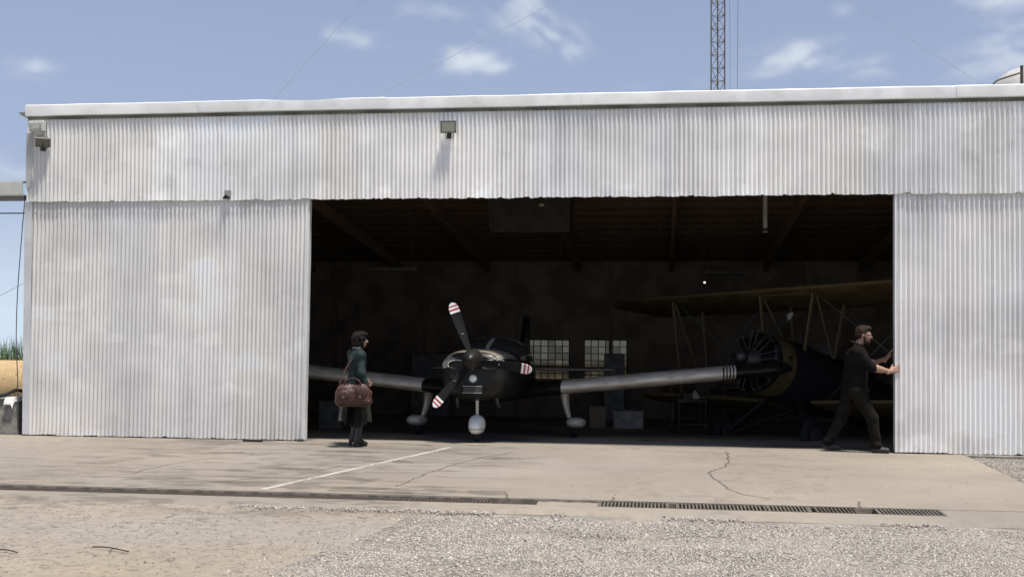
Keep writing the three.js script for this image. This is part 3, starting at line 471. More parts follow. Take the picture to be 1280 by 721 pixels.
// ------------------------------------------------------------ things standing in the dark of the hangar
{
  const onFloor = (name, label, cat, x, z, turn = 0, group) => thing(name, label, cat, [x, floorY(z) + .004, z], turn, group);
  const heat = thing('unit_heater', 'dark tapered unit heater hung under the roof planks', 'heater', [-.32, 3.88, -5]);
  const hs = new THREE.Shape([[-.72, -.36], [.78, -.36], [.80, .34], [-.80, .34]].map(p => new THREE.Vector2(...p)));
  mesh('housing', place(new THREE.ExtrudeGeometry(hs, { depth: .6, bevelEnabled: true, bevelSize: .02, bevelThickness: .02 }), 0, 0, -.3), mat([.05, .045, .04], .8, { map: rep(gGrime, 1) }), heat);
  mesh('badge', box(.085, .045, .008, .27, .14, .345), mat([.5, .48, .45], .6), heat);
  for (const X of [-.6, .6]) mesh('hanger_rod', rod([X, .34, 0], [X, .55, 0], .012), M.darkSteel, heat);
  const hp = thing('hanging_pipe', 'pale vertical pipe dropping from the roof planks', 'pipe', [4.174, 3.5, -5]); mesh('pipe', rod([0, 0, 0], [0, .88, 0], .045, .045, 12), M.greyPaint, hp); mesh('collar', rod([0, .02, 0], [0, .08, 0], .055, .055, 12), M.darkSteel, hp);
  const lampS = (label, x, y, z, turn, tilt = 0) => { const t = thing('shop_light', label, 'light', [x, y, z], turn, 'unlit strip lights'); const b = new THREE.Group(); b.name = 'fitting'; b.rotation.z = tilt; t.add(b); mesh('reflector', [box(1.0, .012, .15, 0, .03, 0), box(1.0, .05, .01, 0, .006, .078, -.5), box(1.0, .05, .01, 0, .006, -.078, .5)], mat([.11, .105, .095], .6), b); mesh('lamp_tube', place(new THREE.CylinderGeometry(.014, .014, .96, 8), 0, 0, .03, 0, 0, Math.PI / 2), mat([.2, .2, .19], .5), b); const top = 5.05 + z * .134 - y; for (const X of [-.4, .4]) mesh('chain', rod([X, .04 + X * Math.sin(tilt), 0], [X, top - .05, 0], .004, .004, 5), M.wire, t); };
  lampS('unlit strip light hanging nearest the closed sliding door', -3.3, 2.83, -6, .1); lampS('unlit strip light hanging askew behind the heater', -.02, 2.75, -6.5, 1.15, .1); lampS('unlit strip light hanging above the biplane', 3.55, 2.84, -8.4, .05);
  { const t = thing('bare_bulb', 'small lit bulb hanging in the dark above the biplane wing', 'bulb', [3.194, 2.645, -9]); mesh('glass_bulb', new THREE.SphereGeometry(.022, 12, 8), new THREE.MeshStandardMaterial({ color: lin(.8, .8, .8), emissive: lin(1, .97, .9), emissiveIntensity: .9 }), t); mesh('cord', rod([0, .02, 0], [0, 1.12, 0], .004, .004, 5), M.wire, t); mesh('socket', rod([0, .018, 0], [0, .07, 0], .014, .014, 8), M.black, t); const l = new THREE.PointLight(lin(1, .97, .9), .02); l.position.set(3.194, 2.645, -8.96); l.castShadow = true; scene.add(l); }
  const cab = (label, x, z, w, h, d, n, c) => { const t = onFloor('metal_cabinet', label, 'cabinet', x, z); mesh('carcass', rbox(w, h, d, .012, 0, h / 2, 0), c, t); for (let i = 0; i < n; i++) { const dw = w / n, X = -w / 2 + dw * (i + .5); const dd = mesh('door', rbox(dw - .012, h - .06, .016, .005, X, h / 2, d / 2 + .008), c, t); mesh('handle', rbox(.016, .09, .022, .004, X + dw * .34, h * .55, d / 2 + .024), M.steel, dd); } };
  cab('row of dim steel lockers against the back wall behind the propeller', -3.8, -12.6, 1.05, 1.66, .45, 4, mat([.24, .235, .215], .6, { map: rep(gGrime, 1) }));
  cab('tall grey cabinet standing before the back window', 1.04, -12.1, .51, 1.66, .4, 1, mat([.28, .275, .255], .6, { map: rep(gGrime, 1) }));
  const crate = (name, label, cat, x, z, w, h, d, c, turn = 0) => { const t = onFloor(name, label, cat, x, z, turn); mesh('body', rbox(w, h, d, .02, 0, h / 2, 0), c, t); mesh('lid', rbox(w + .02, .03, d + .02, .008, 0, h + .012, 0), c, t); return t; };
  const pale = mat([.42, .40, .37], .8, { map: rep(gGrime, 1) });
  crate('storage_box', 'pale box on the floor under the monoplane wing', 'box', 1.55, -7, .62, .34, .4, pale);
  crate('storage_box', 'dim upright carton next to the pale box under the wing', 'box', .86, -7.3, .36, .42, .36, mat([.28, .21, .14], .85), .2);
  crate('plastic_bin', 'grey bin on the floor behind the woman with the bag', 'bin', -4.02, -4.2, .42, .52, .4, mat([.24, .24, .24], .7, { map: rep(gGrime, 1) }));
  const drum = onFloor('oil_drum', 'dark ribbed oil drum standing by the back wall', 'drum', -5.3, -10.6); mesh('barrel', lathe([[0, 0], [.285, 0], [.29, .02], [.285, .28], [.297, .30], [.285, .32], [.285, .56], [.297, .58], [.285, .60], [.285, .86], [.29, .88], [.27, .88], [.265, .865], [0, .865]], 28), mat([.05, .06, .07], .55), drum);
  const wb = onFloor('workbench', 'long dark wooden workbench against the back wall behind the biplane', 'workbench', 3.8, -12.5); mesh('top', box(2.8, .06, .7, 0, .88, 0), M.darkWood, wb); for (const X of [-1.3, 0, 1.3]) for (const Z of [-.28, .28]) mesh('leg', box(.09, .85, .09, X, .425, Z), M.darkWood, wb); mesh('shelf', box(2.7, .03, .6, 0, .3, 0), M.darkWood, wb);
  const st = onFloor('parts_trolley', 'small wheeled parts trolley with tools beneath the monoplane wing tip', 'trolley', 2.75, -4.6, .3); mesh('tray', [box(.55, .02, .38, 0, .62, 0), box(.55, .05, .012, 0, .645, .19), box(.55, .05, .012, 0, .645, -.19), box(.012, .05, .38, .27, .645, 0), box(.012, .05, .38, -.27, .645, 0)], M.darkSteel, st); mesh('lower_tray', box(.55, .02, .38, 0, .2, 0), M.darkSteel, st); for (const X of [-.26, .26]) for (const Z of [-.17, .17]) { mesh('leg', rod([X, .1, Z], [X, .64, Z], .012), M.darkSteel, st); mesh('castor', place(new THREE.CylinderGeometry(.045, .045, .03, 12), X, .047, Z, Math.PI / 2), M.rubber, st); } mesh('tool_box', rbox(.34, .14, .18, .012, .02, .70, 0), mat([.06, .05, .045], .5), st);
}
// ------------------------------------------------------------ lofts
function crv(st, t) { // Catmull-Rom over station rows
  const n = st.length - 1; t = clamp(t, 0, n); const i = Math.min(n - 1, Math.floor(t)), f = t - i, a = st[Math.max(0, i - 1)], b = st[i], c = st[i + 1], d = st[Math.min(n, i + 2)];
  return b.map((_, k) => .5 * (2 * b[k] + (c[k] - a[k]) * f + (2 * a[k] - 5 * b[k] + 4 * c[k] - d[k]) * f * f + (3 * b[k] - a[k] - 3 * c[k] + d[k]) * f * f * f));
}
function sect(s, th, off = 0) { const [z, hw, yb, yt, e] = s, c = Math.cos(th), q = Math.sin(th), p = 2 / e; return [Math.sign(c) * Math.pow(Math.abs(c), p) * (hw + off), (yb + yt) / 2 + Math.sign(q) * Math.pow(Math.abs(q), p) * ((yt - yb) / 2 + off), z]; }
function loft(st, nt = 40, per = 4) {
  const n = (st.length - 1) * per; const body = grid(nt, n, (u, v) => sect(crv(st, v * (st.length - 1)), u * Math.PI * 2));
  const cap = (t, flip) => { const s = crv(st, t); const c = [0, (s[2] + s[3]) / 2, s[0]]; return grid(nt, 1, (u, v) => { const p = sect(s, u * Math.PI * 2 * (flip ? -1 : 1)); return v ? c : p; }); };
  return [body, cap(0, true), cap(st.length - 1, false)];
}
function foil(n, th) { const o = []; for (let i = 0; i <= n; i++) { const a = i / n * Math.PI * 2, x = .5 + .5 * Math.cos(a), s = a < Math.PI ? 1 : -1; const y = 5 * th * (.2969 * Math.sqrt(x) - .126 * x - .3516 * x * x + .2843 * x ** 3 - .1036 * x ** 4); o.push([x, s > 0 ? y * 1.15 : -y * .78]); } return o; }
function wing(secs, th, n = 28) { // secs: [x, zLE, y, chord]; chord runs back along -z
  const f = foil(n, th);
  const body = grid(n, secs.length - 1, (u, v) => { const s = secs[Math.round(v * (secs.length - 1))], p = f[Math.round(u * n)]; return [s[0], s[2] + p[1] * s[3], s[1] - p[0] * s[3]]; });
  const cap = s => grid(n, 1, (u, v) => { const p = v ? [.5, 0] : f[Math.round(u * n)]; return [s[0], s[2] + p[1] * s[3], s[1] - p[0] * s[3]]; });
  return [body, cap(secs[0]), cap(secs[secs.length - 1])];
}
function blade(r0, r1, R, c0, n = 10, hand = -1) { // along +y, airflow +z
  return grid(16, n, (u, v) => { const r = mix(r0, r1, v), t = r / R, ch = c0 * (.55 + .9 * t - .55 * t * t * t * t) * (t > .9 ? Math.sqrt(Math.max(.02, 1 - ((t - .9) / .1) ** 2)) : 1) * sstep(-.15, .22, t), tk = mix(.22, .07, sstep(.05, .6, t)) * c0, pi = hand * mix(1.0, .32, sstep(0, 1, t)), a = u * Math.PI * 2; const x = Math.cos(a) * ch / 2, z = Math.sin(a) * tk / 2; return [x * Math.cos(pi) - z * Math.sin(pi), r, x * Math.sin(pi) + z * Math.cos(pi)]; });
}
function wheelParts(parent, x, y, z, r, w, hubM) {
  const g = new THREE.Group(); g.name = 'wheel'; g.position.set(x, y, z); parent.add(g);
  mesh('tyre', place(new THREE.TorusGeometry(r - w / 2, w / 2, 12, 28), 0, 0, 0, 0, Math.PI / 2, 0), M.rubber, g); mesh('rim', lathe([[0, -w * .32], [r * .5, -w * .34], [r - w * .8, -w * .2], [r - w * .8, w * .2], [r * .5, w * .34], [0, w * .32]], 20, 'x'), hubM, g);
}
const slopeQ = new THREE.Quaternion().setFromEuler(new THREE.Euler(-Math.atan(FLOOR_SLOPE), 0, 0));
const onSlope = (o, x, z, yaw) => { o.position.set(x, floorY(z), z); o.quaternion.copy(slopeQ).multiply(new THREE.Quaternion().setFromEuler(new THREE.Euler(0, yaw, 0))); };

// ------------------------------------------------------------ low-wing monoplane, nose to the doorway
{
  const a = thing('monoplane', 'dark low-wing propeller plane with silver wings, nose in the hangar doorway', 'airplane'); onSlope(a, -.632, -.66, 0);
  const paint = phys([.013, .013, .011], .42, { clearcoat: .12, clearcoatRoughness: .2, specularIntensity: .4 }), silver = phys([.76, .69, .58], .42, { clearcoat: .3, clearcoatRoughness: .4, map: rep(gGrime, .5) }), cream = mat([.46, .43, .38], .5), white = mat([.80, .79, .77], .45), red = mat([.36, .035, .04], .5);
  const cowl = [[.46, .36, .86, 1.34, 2.6], [.40, .46, .76, 1.40, 2.7], [.26, .52, .68, 1.43, 2.8], [-.1, .555, .63, 1.455, 2.8], [-.5, .575, .61, 1.465, 2.7], [-.92, .585, .60, 1.465, 2.6]];
  mesh('cowling', loft(cowl, 48, 4), paint, a);
  const fus = [[-.925, .585, .60, 1.462, 2.6], [-1.4, .60, .59, 1.44, 2.8], [-2.2, .60, .60, 1.42, 2.8], [-3.2, .56, .62, 1.42, 2.6], [-4.2, .40, .74, 1.40, 2.4], [-5.4, .24, .88, 1.32, 2.2], [-6.5, .08, 1.02, 1.26, 2.1]];
  mesh('fuselage', loft(fus, 40, 4), paint, a);
  const tan = phys([.33, .29, .225], .4, { clearcoat: .3, map: rep(gDust, 1) });
  mesh('cowl_top', grid(30, 40, (u, v) => sect(crv(cowl, mix(.9, 5, v)), mix(.62, Math.PI - .62, u), .0025)), tan, a);
  // pinstripes hugging the cowling shoulders
  const strip = (t0, t1, th, w, off = .005) => grid(36, 1, (u, v) => { const t = mix(t0, t1, u), ang = th(u) + (v - .5) * w; return sect(crv(cowl, t), ang, off); });
  for (const s of [0, 1]) for (let k = 0; k < 4; k++) { const ang = u => { const b = .34 + k * .13 - .10 * u + .16 * Math.sin(u * 3) * (k - 1.5) * .3; return s ? Math.PI - b : b; }; mesh('pinstripe', strip(.35, 5, ang, .022 + .012 * (k === 3)), cream, a); }
  for (const s of [-1, 1]) { // air intakes with pale lips
    const it = new THREE.Group(); it.name = 'air_intake'; it.position.set(s * .25, 1.19, .435); a.add(it);
    const sh = new THREE.Shape(); sh.absellipse(0, 0, .138, .073, 0, Math.PI * 2); const hl = new THREE.Path(); hl.absellipse(0, 0, .125, .06, 0, Math.PI * 2); sh.holes.push(hl);
    mesh('lip', place(new THREE.ExtrudeGeometry(sh, { depth: .05, bevelEnabled: true, bevelSize: .012, bevelThickness: .012, curveSegments: 20 }), 0, 0, -.012), paint, it); mesh('lip_edge', new THREE.TubeGeometry(new THREE.CatmullRomCurve3(new THREE.EllipseCurve(0, 0, .14, .076, s > 0 ? .1 : .5, s > 0 ? 2.6 : 3.6).getPoints(16).map(p => V(p.x, p.y, .045))), 24, .011, 6), cream, it);
    const ds = new THREE.Shape(); ds.absellipse(0, 0, .13, .064, 0, Math.PI * 2); mesh('baffle', place(new THREE.ShapeGeometry(ds, 20), 0, 0, .012), M.black, it);
    for (let k = 0; k < 3; k++) { const ar = new THREE.EllipseCurve(0, 0, .178 + k * .028, .108 + k * .02, s > 0 ? -.3 : 1.5, s > 0 ? 1.6 : 3.5); mesh('lip_stripe', new THREE.TubeGeometry(new THREE.CatmullRomCurve3(ar.getPoints(14).map(p => V(p.x, p.y, .012 - k * .03))), 20, .0055, 5), cream, it); }
  }
  const ll = new THREE.Group(); ll.name = 'landing_light'; ll.position.set(.0, .985, .455); a.add(ll); mesh('lens', place(new THREE.SphereGeometry(.055, 20, 12, 0, 6.2832, 0, 1.57), 0, 0, 0, Math.PI / 2).scale(1, 1, .5), phys([.85, .85, .83], .12, { clearcoat: 1 }), ll); mesh('ring', new THREE.TorusGeometry(.058, .008, 8, 24), M.steel, ll);
  const sc = new THREE.Group(); sc.name = 'lower_scoop'; sc.position.set(0, .82, .40); a.add(sc); mesh('duct', rbox(.36, .15, .22, .05), paint, sc); mesh('mouth', rbox(.28, .085, .02, .01, 0, 0, .112), mat([.035, .035, .035], .6), sc); mesh('lip', [box(.30, .008, .02, 0, .05, .115), box(.30, .008, .02, 0, -.05, .115)], cream, sc);
  for (const s of [-1, 1]) mesh('exhaust_pipe', tube([[s * .3, .74, .05], [s * .32, .62, .0], [s * .33, .55, -.12]], .028, 8), M.darkSteel, a);
  // propeller
  const pr = new THREE.Group(); pr.name = 'propeller'; pr.position.set(0, 1.27, .55); a.add(pr);
  mesh('spinner', lathe([[.165, -.10], [.165, -.02], [.155, .06], [.125, .15], [.08, .22], [.035, .265], [0, .275]], 32, 'z'), phys([.018, .017, .016], .4, { specularIntensity: .5 }), pr);
  mesh('spinner_bulkhead', place(new THREE.CylinderGeometry(.168, .168, .02, 32), 0, 0, -.105, Math.PI / 2), M.steel, pr);
  const pb = phys([.013, .013, .013], .8, { specularIntensity: .3 }), R = .93;
  for (const deg of [21, 141, 261]) {
    const rot = g => { g.rotateZ(THREE.MathUtils.degToRad(deg)); return g; };
    mesh('blade', rot(blade(.1, .765, R, .155, 18)), pb, pr);
    for (const [r0, r1, m] of [[.765, .80, white], [.80, .83, red], [.83, .86, white], [.86, .883, red], [.883, R, white]]) mesh('tip_band', rot(blade(r0, r1, R, .157, 6)), m, pr);
    mesh('blade_emblem', rot(place(new THREE.CylinderGeometry(.014, .014, .004, 12), 0, .42, .024, Math.PI / 2 - .75, 0, 0)), M.steel, pr);
  }
  // cabin
  const cab = [[-.90, .56, 1.30, 1.47, 2.4], [-1.15, .565, 1.30, 1.555, 2.5], [-1.5, .56, 1.30, 1.645, 2.6], [-1.85, .555, 1.30, 1.69, 2.7], [-2.5, .55, 1.30, 1.705, 2.7], [-3.2, .50, 1.30, 1.66, 2.6], [-3.9, .40, 1.30, 1.50, 2.4]];
  const half = cab.map(s => [s[0], s[1], 2 * s[2] - s[3], s[3], s[4]]);      // full ellipse about the belt line
  const patch = (t0, t1, a0, a1, off = 0, n = 12, m = 10) => grid(n, m, (u, v) => sect(crv(half, mix(t0, t1, v)), mix(a0, a1, u), off));
  const d = x => x * Math.PI / 180, glass = phys([.5, .53, .5], .04, { transmission: .9, thickness: 0, ior: 1.5 });
  mesh('windscreen', patch(.05, 2.6, d(10), d(87)), glass, a); mesh('windscreen', patch(.05, 2.6, d(93), d(170)), glass, a);
  mesh('windscreen_post', patch(.02, 2.65, d(88.2), d(91.8), .006, 3, 12), cream, a);
  for (const s of [0, 1]) { const q = x => s ? Math.PI - d(x) : d(x); mesh('front_pillar', patch(.0, 2.7, q(0), q(10), .002, 4, 12), tan, a); mesh('window_frame', patch(2.5, 3.0, q(0), q(40), .004, 6, 3), paint, a); mesh('side_window', patch(3.0, 4.1, q(9), q(38)), glass, a); mesh('rear_window', patch(4.3, 5.2, q(9), q(36)), glass, a); mesh('window_frame', patch(4.1, 4.3, q(0), q(40), .004, 6, 3), paint, a); mesh('window_frame', patch(3.0, 4.1, q(0), q(9), .002, 3, 6), paint, a); mesh('window_frame', patch(4.3, 5.2, q(0), q(9), .002, 3, 6), paint, a); }
  mesh('windscreen_frame', grid(24, 1, (u, v) => sect(crv(half, 2.56 + v * .12), d(8 + 164 * u), .006)), tan, a);
  mesh('roof', patch(2.62, 6, d(38), d(142), .003, 16, 20), tan, a); mesh('roof', patch(5.2, 6, d(0), d(180), .001, 20, 6), paint, a);
  mesh('instrument_panel', box(1.0, .2, .06, 0, 1.36, -1.35), M.black, a); for (const X of [-.26, .26]) mesh('seat', rbox(.4, .6, .14, .05, X, 1.25, -2.1, -.15), mat([.05, .045, .04], .8), a);
  // wings with stripes and black tips
  const wy = x => .775 + (x - .55) * .1, zl = x => -1.32 - Math.max(0, 1.1 - x) * .35;
  for (const s of [-1, 1]) {
    const W = (x0, x1, name, m, n = 4) => { const secs = []; for (let i = 0; i <= n; i++) { const x = mix(x0, x1, i / n); secs.push([s * x, zl(x), wy(x), 1.55 + Math.max(0, 1.1 - x) * .35]); } return mesh(name, wing(secs, .165), m, a); };
    W(.45, 1.185, 'wing_root', paint); W(1.187, 3.86, 'wing_panel', silver, 8);
    let x = 3.862; for (let k = 0; k < 4; k++) { W(x, x + .022, 'wing_stripe', paint, 1); W(x + .0225, x + .052, 'wing_stripe', silver, 1); x += .0525; }
    const secs = []; for (let i = 0; i <= 8; i++) { const X = mix(x, 5.02, i / 8), q = i < 5 ? 1 : Math.sqrt(Math.max(.05, 1 - ((i - 5) / 3.1) ** 2)); secs.push([s * X, zl(X) - (1 - q) * .5, wy(X), 1.55 * q]); } mesh('wing_tip', wing(secs, .16), paint, a);
    mesh('aileron_gap', box(1.9, .004, .012, s * 3.0, wy(3.0) + .052, -2.52, 0, 0, s * .1), M.black, a);
    // main gear: faired leg, wheel fairing, wheel
    mesh('gear_leg', grid(16, 8, (u, v) => { const an = u * 6.2832, y = mix(.80, .34, v), w = mix(.15, .075, v); return [s * (1.20 + .08 * v * v) + Math.cos(an) * w * .55, y, -2.03 + .06 * v + Math.sin(an) * w * 1.1]; }), silver, a);
    const pant = []; for (const [z, w, b, t] of [[.34, .03, .24, .27], [.28, .11, .19, .32], [.12, .165, .165, .345], [-.08, .17, .165, .345], [-.3, .11, .20, .33], [-.55, .02, .25, .29]]) pant.push([z - 2.0, w, b, t, 2.3]);
    const pg = fuse(loft(pant, 24, 4)); pg.translate(s * 1.40, 0, 0); mesh('wheel_fairing', pg, silver, a); wheelParts(a, s * 1.38, .185, -2.05, .185, .13, M.steel);
  }
  // nose gear
  mesh('nose_strut', [rod([0, .66, .02], [0, .36, 0], .03, .026, 12), rod([.0, .62, .07], [0, .42, .03], .014)], mat([.6, .59, .57], .3, { metalness: .6 }), a);
  const npt = []; for (const [z, w, b, t] of [[.31, .03, .22, .28], [.25, .085, .15, .35], [.1, .118, .125, .42], [-.1, .115, .125, .41], [-.3, .08, .17, .36], [-.48, .02, .24, .29]]) npt.push([z, w, b, t, 2.4]);
  mesh('nose_fairing', loft(npt, 28, 4), white, a); mesh('fairing_band', tube([[-.120, .205, .06], [-.105, .205, .19], [-.06, .205, .285], [0, .205, .305], [.06, .205, .285], [.105, .205, .19], [.120, .205, .06]], .006, 5), mat([.2, .17, .13], .5), a);
  wheelParts(a, 0, .17, -.02, .17, .13, M.steel);
  // tail
  mesh('stabilator', [...wing([[-1.9, -5.75, 1.2, .72], [-1.8, -5.7, 1.2, .78], [0, -5.7, 1.2, .80], [1.8, -5.7, 1.2, .78], [1.9, -5.75, 1.2, .72]], .09, 20)], silver, a);
  const fin = new THREE.Shape([[-4.6, 1.35], [-5.4, 1.55], [-6.1, 2.3], [-6.6, 2.32], [-6.75, 1.2], [-5.5, 1.2]].map(p => new THREE.Vector2(-p[0], p[1]))); const fg = new THREE.ExtrudeGeometry(fin, { depth: .05, bevelEnabled: true, bevelSize: .02, bevelThickness: .02 }); fg.translate(0, 0, -.025); fg.rotateY(Math.PI / 2); mesh('tail_fin', fg, paint, a);
}

// ------------------------------------------------------------ yellow biplane, farther in
{
  const b = thing('biplane', 'yellow-winged biplane with bare radial engine parked deeper in the hangar', 'biplane'); onSlope(b, 3.66, -3.45, -THREE.MathUtils.degToRad(46)); b.rotateX(-.2); b.position.y += -.01 - .2 * .6;
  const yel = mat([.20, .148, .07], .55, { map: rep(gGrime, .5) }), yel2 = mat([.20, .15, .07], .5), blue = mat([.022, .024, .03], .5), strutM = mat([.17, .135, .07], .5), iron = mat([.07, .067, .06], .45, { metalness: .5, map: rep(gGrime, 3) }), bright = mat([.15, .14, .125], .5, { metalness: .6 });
  const eng = new THREE.Group(); eng.name = 'radial_engine'; eng.position.set(0, 1.52, 0); b.add(eng);
  mesh('crankcase', lathe([[.0, -.18], [.22, -.18], [.23, .06], [.2, .12], [.14, .2], [.10, .28], [.05, .32], [0, .33]], 28, 'z'), bright, eng);
  const cyl = []; cyl.push([.06, .2]); for (let i = 0; i < 15; i++) { const y = .22 + i * .0205; cyl.push([.056, y], [.086, y + .006], [.086, y + .009], [.056, y + .015]); } cyl.push([.07, .53], [.05, .56], [0, .565]);
  for (let k = 0; k < 9; k++) { const an = k * 2 * Math.PI / 9; const c = lathe(cyl, 14); c.rotateZ(-an); const h = mesh('cylinder', c, iron, eng); const L = []; for (const s of [-1, 1]) L.push(rod([s * .05, .17, .14], [s * .065, .5, .10], .011, .011, 6), rbox(.05, .05, .1, .015, s * .065, .53, .05)); const g = fuse(L); g.rotateZ(-an); mesh('pushrod', g, bright, h); }
  mesh('exhaust_ring', place(new THREE.TorusGeometry(.42, .045, 10, 40), 0, 0, -.16), M.darkSteel, eng);
  const pr = new THREE.Group(); pr.name = 'propeller'; pr.position.set(0, 1.52, .36); b.add(pr); mesh('hub', lathe([[0, -.08], [.1, -.08], [.11, .03], [.06, .09], [0, .1]], 20, 'z'), bright, pr);
  for (const deg of [-54, 126]) { const rot = g => { g.rotateZ(THREE.MathUtils.degToRad(deg)); return g; }; mesh('blade', rot(blade(.08, 1.15, 1.28, .17, 16, 1)), mat([.03, .027, .024], .7), pr); mesh('blade_tip', rot(blade(1.15, 1.28, 1.28, .17, 8, 1)), mat([.35, .34, .32], .6), pr); }
  mesh('nose_ring', [grid(40, 6, (u, v) => { const a = u * 6.2832, r = mix(.535, .56, Math.sin(v * 2.2)); return [r * Math.cos(a), 1.52 + r * Math.sin(a), -.12 - v * .36]; }), grid(40, 1, (u, v) => { const a = u * 6.2832, r = v ? .53 : .15; return [r * Math.cos(a), 1.52 + r * Math.sin(a), -.128]; })].slice(0, 1), yel, b);
  mesh('firewall', grid(40, 1, (u, v) => { const a = u * 6.2832, r = v ? .528 : .1; return [r * Math.cos(a), 1.52 + r * Math.sin(a), -.135]; }), M.black, b);
  mesh('ring_vent', box(.02, .16, .08, .54, 1.6, -.30, 0, -.15, .0), M.black, b);
  mesh('fuselage', loft([[-.485, .545, .97, 2.07, 2.1], [-1.0, .53, .93, 2.08, 2.3], [-1.8, .47, .92, 2.04, 2.5], [-2.7, .42, .95, 2.0, 2.4], [-3.6, .34, .98, 1.95, 2.2], [-4.8, .2, 1.15, 1.80, 2.1], [-6.3, .06, 1.38, 1.66, 2]], 36, 4), blue, b);
  for (const z of [-1.95, -3.0]) { mesh('cockpit_rim', place(new THREE.TorusGeometry(.3, .035, 8, 28), 0, 2.0, z, Math.PI / 2).scale(1, 1, 1), M.black, b); mesh('cockpit_screen', grid(10, 4, (u, v) => { const a = mix(.3, 2.84, u); return [.3 * Math.cos(a), 2.0 + v * .22, z + .28 + .1 * Math.sin(a) - v * .12]; }), M.glassDark, b); }
  const wingSec = (x0, x1, zle, y, c, dih, tip) => { const o = []; const n = 18; for (let i = 0; i <= n; i++) { const x = mix(x0, x1, i / n), ax = Math.abs(x); let q = 1; if (tip) { const e = (ax - (Math.abs(tip) - .7)) / .7; if (e > 0) q = Math.sqrt(Math.max(.03, 1 - e * e)); } o.push([x, zle - (1 - q) * c * .35, y + ax * dih, c * q]); } return o; };
  mesh('upper_wing', [...wing(wingSec(-5.0, 5.0, -.35, 2.95, 1.5, .0, 5.0), .10)], yel, b);
  for (const s of [-1, 1]) mesh('lower_wing', wing(wingSec(s * .5, s * 4.3, -1.02, .99, 1.45, .025, 4.3), .10), yel2, b);
  const ribs = []; const ff = foil(16, .10); for (let i = -12; i <= 12; i++) { const x = i * .31; ribs.push(grid(7, 1, (u, v) => { const p = ff[9 + Math.round(u * 6)]; return [x + (v - .5) * .035, 2.95 + p[1] * 1.5 - .004, -.35 - p[0] * 1.5]; })); }
  mesh('rib_tapes', ribs, strutM, b).userData.kind = 'stuff';
  const S = (p, q, w = .085, t = .035) => flatbar(p, q, w, t, [0, 0, 1]);
  for (const s of [-1, 1]) { // interplane N-struts, cabane struts, wires
    mesh('interplane_strut', S([s * 3.0, 1.1, -1.32], [s * 2.95, 2.92, -.62]), strutM, b); mesh('interplane_strut', S([s * 3.0, 1.1, -2.15], [s * 2.95, 2.92, -1.5]), strutM, b); mesh('interplane_strut', S([s * 3.0, 1.12, -2.1], [s * 2.95, 2.91, -.68], .06, .03), strutM, b);
    mesh('cabane_strut', S([s * .46, 1.88, -.75], [s * .62, 2.92, -.60]), strutM, b); mesh('cabane_strut', S([s * .46, 1.92, -1.6], [s * .62, 2.92, -1.5]), strutM, b); mesh('cabane_strut', S([s * .46, 1.92, -1.55], [s * .62, 2.92, -.68], .06, .03), strutM, b);
    for (const [p, q] of [[[s * .5, 1.05, -1.4], [s * 2.95, 2.9, -.8]], [[s * .6, 2.9, -.8], [s * 3.0, 1.12, -1.5]]]) mesh('flying_wire', rod(p, q, .006, .006, 5), M.steel, b);
    mesh('gear_leg', [flatbar([s * .34, 1.02, -.9], [s * .93, .36, -.62], .16, .07, [0, 0, 1]), rod([s * .2, .95, -1.5], [s * .9, .34, -.7], .03, .025, 8)], blue, b);
    wheelParts(b, s * 1.0, .32, -.6, .32, .17, bright);
    mesh('tail_plane', wing([[0, -5.4, 1.56, 1.0], [s * 1.0, -5.5, 1.56, .85], [s * 1.6, -5.7, 1.56, .45]], .07, 16), yel2, b);
  }
  mesh('centre_tank', box(.9, .05, .9, 0, 2.91, -1.0), yel, b);
  const fin = new THREE.Shape(); fin.moveTo(5.1, 1.6); fin.quadraticCurveTo(5.5, 2.35, 5.9, 2.4); fin.quadraticCurveTo(6.6, 2.4, 6.6, 1.6); fin.lineTo(6.4, 1.2); fin.lineTo(5.4, 1.3); const fg = new THREE.ExtrudeGeometry(fin, { depth: .04, bevelEnabled: true, bevelSize: .01, bevelThickness: .01 }); fg.translate(0, 0, -.02); fg.rotateY(Math.PI / 2); mesh('tail_fin', fg, yel2, b);
  mesh('tail_strut', rod([0, 1.40, -5.9], [0, 1.24, -6.1], .03, .025, 8), blue, b); wheelParts(b, 0, 1.22, -6.12, .11, .07, bright);
}
// ------------------------------------------------------------ people: signed distance fields meshed with surface nets
const smin = (a, b, k) => { const h = Math.max(k - Math.abs(a - b), 0) / k; return Math.min(a, b) - h * h * k * .25; };
function cone(p, q, ra, rb) { const bx = q[0] - p[0], by = q[1] - p[1], bz = q[2] - p[2], bb = bx * bx + by * by + bz * bz || 1e-9; return (x, y, z) => { const ax = x - p[0], ay = y - p[1], az = z - p[2]; const h = clamp((ax * bx + ay * by + az * bz) / bb); return Math.hypot(ax - bx * h, ay - by * h, az - bz * h) - mix(ra, rb, h); }; }
function blob(c, r, ax) { // ellipsoid, axes ax = [u,v,w]
  return (x, y, z) => { const d = [x - c[0], y - c[1], z - c[2]]; const u = (d[0] * ax[0][0] + d[1] * ax[0][1] + d[2] * ax[0][2]) / r[0], v = (d[0] * ax[1][0] + d[1] * ax[1][1] + d[2] * ax[1][2]) / r[1], w = (d[0] * ax[2][0] + d[1] * ax[2][1] + d[2] * ax[2][2]) / r[2]; const k = Math.hypot(u, v, w), k1 = Math.hypot(u / r[0], v / r[1], w / r[2]); return k1 > 1e-6 ? k * (k - 1) / k1 : -Math.min(...r); };
}
const join = (fs, k) => (x, y, z) => { let d = 1e3; for (const f of fs) d = smin(d, f(x, y, z), k); return d; };
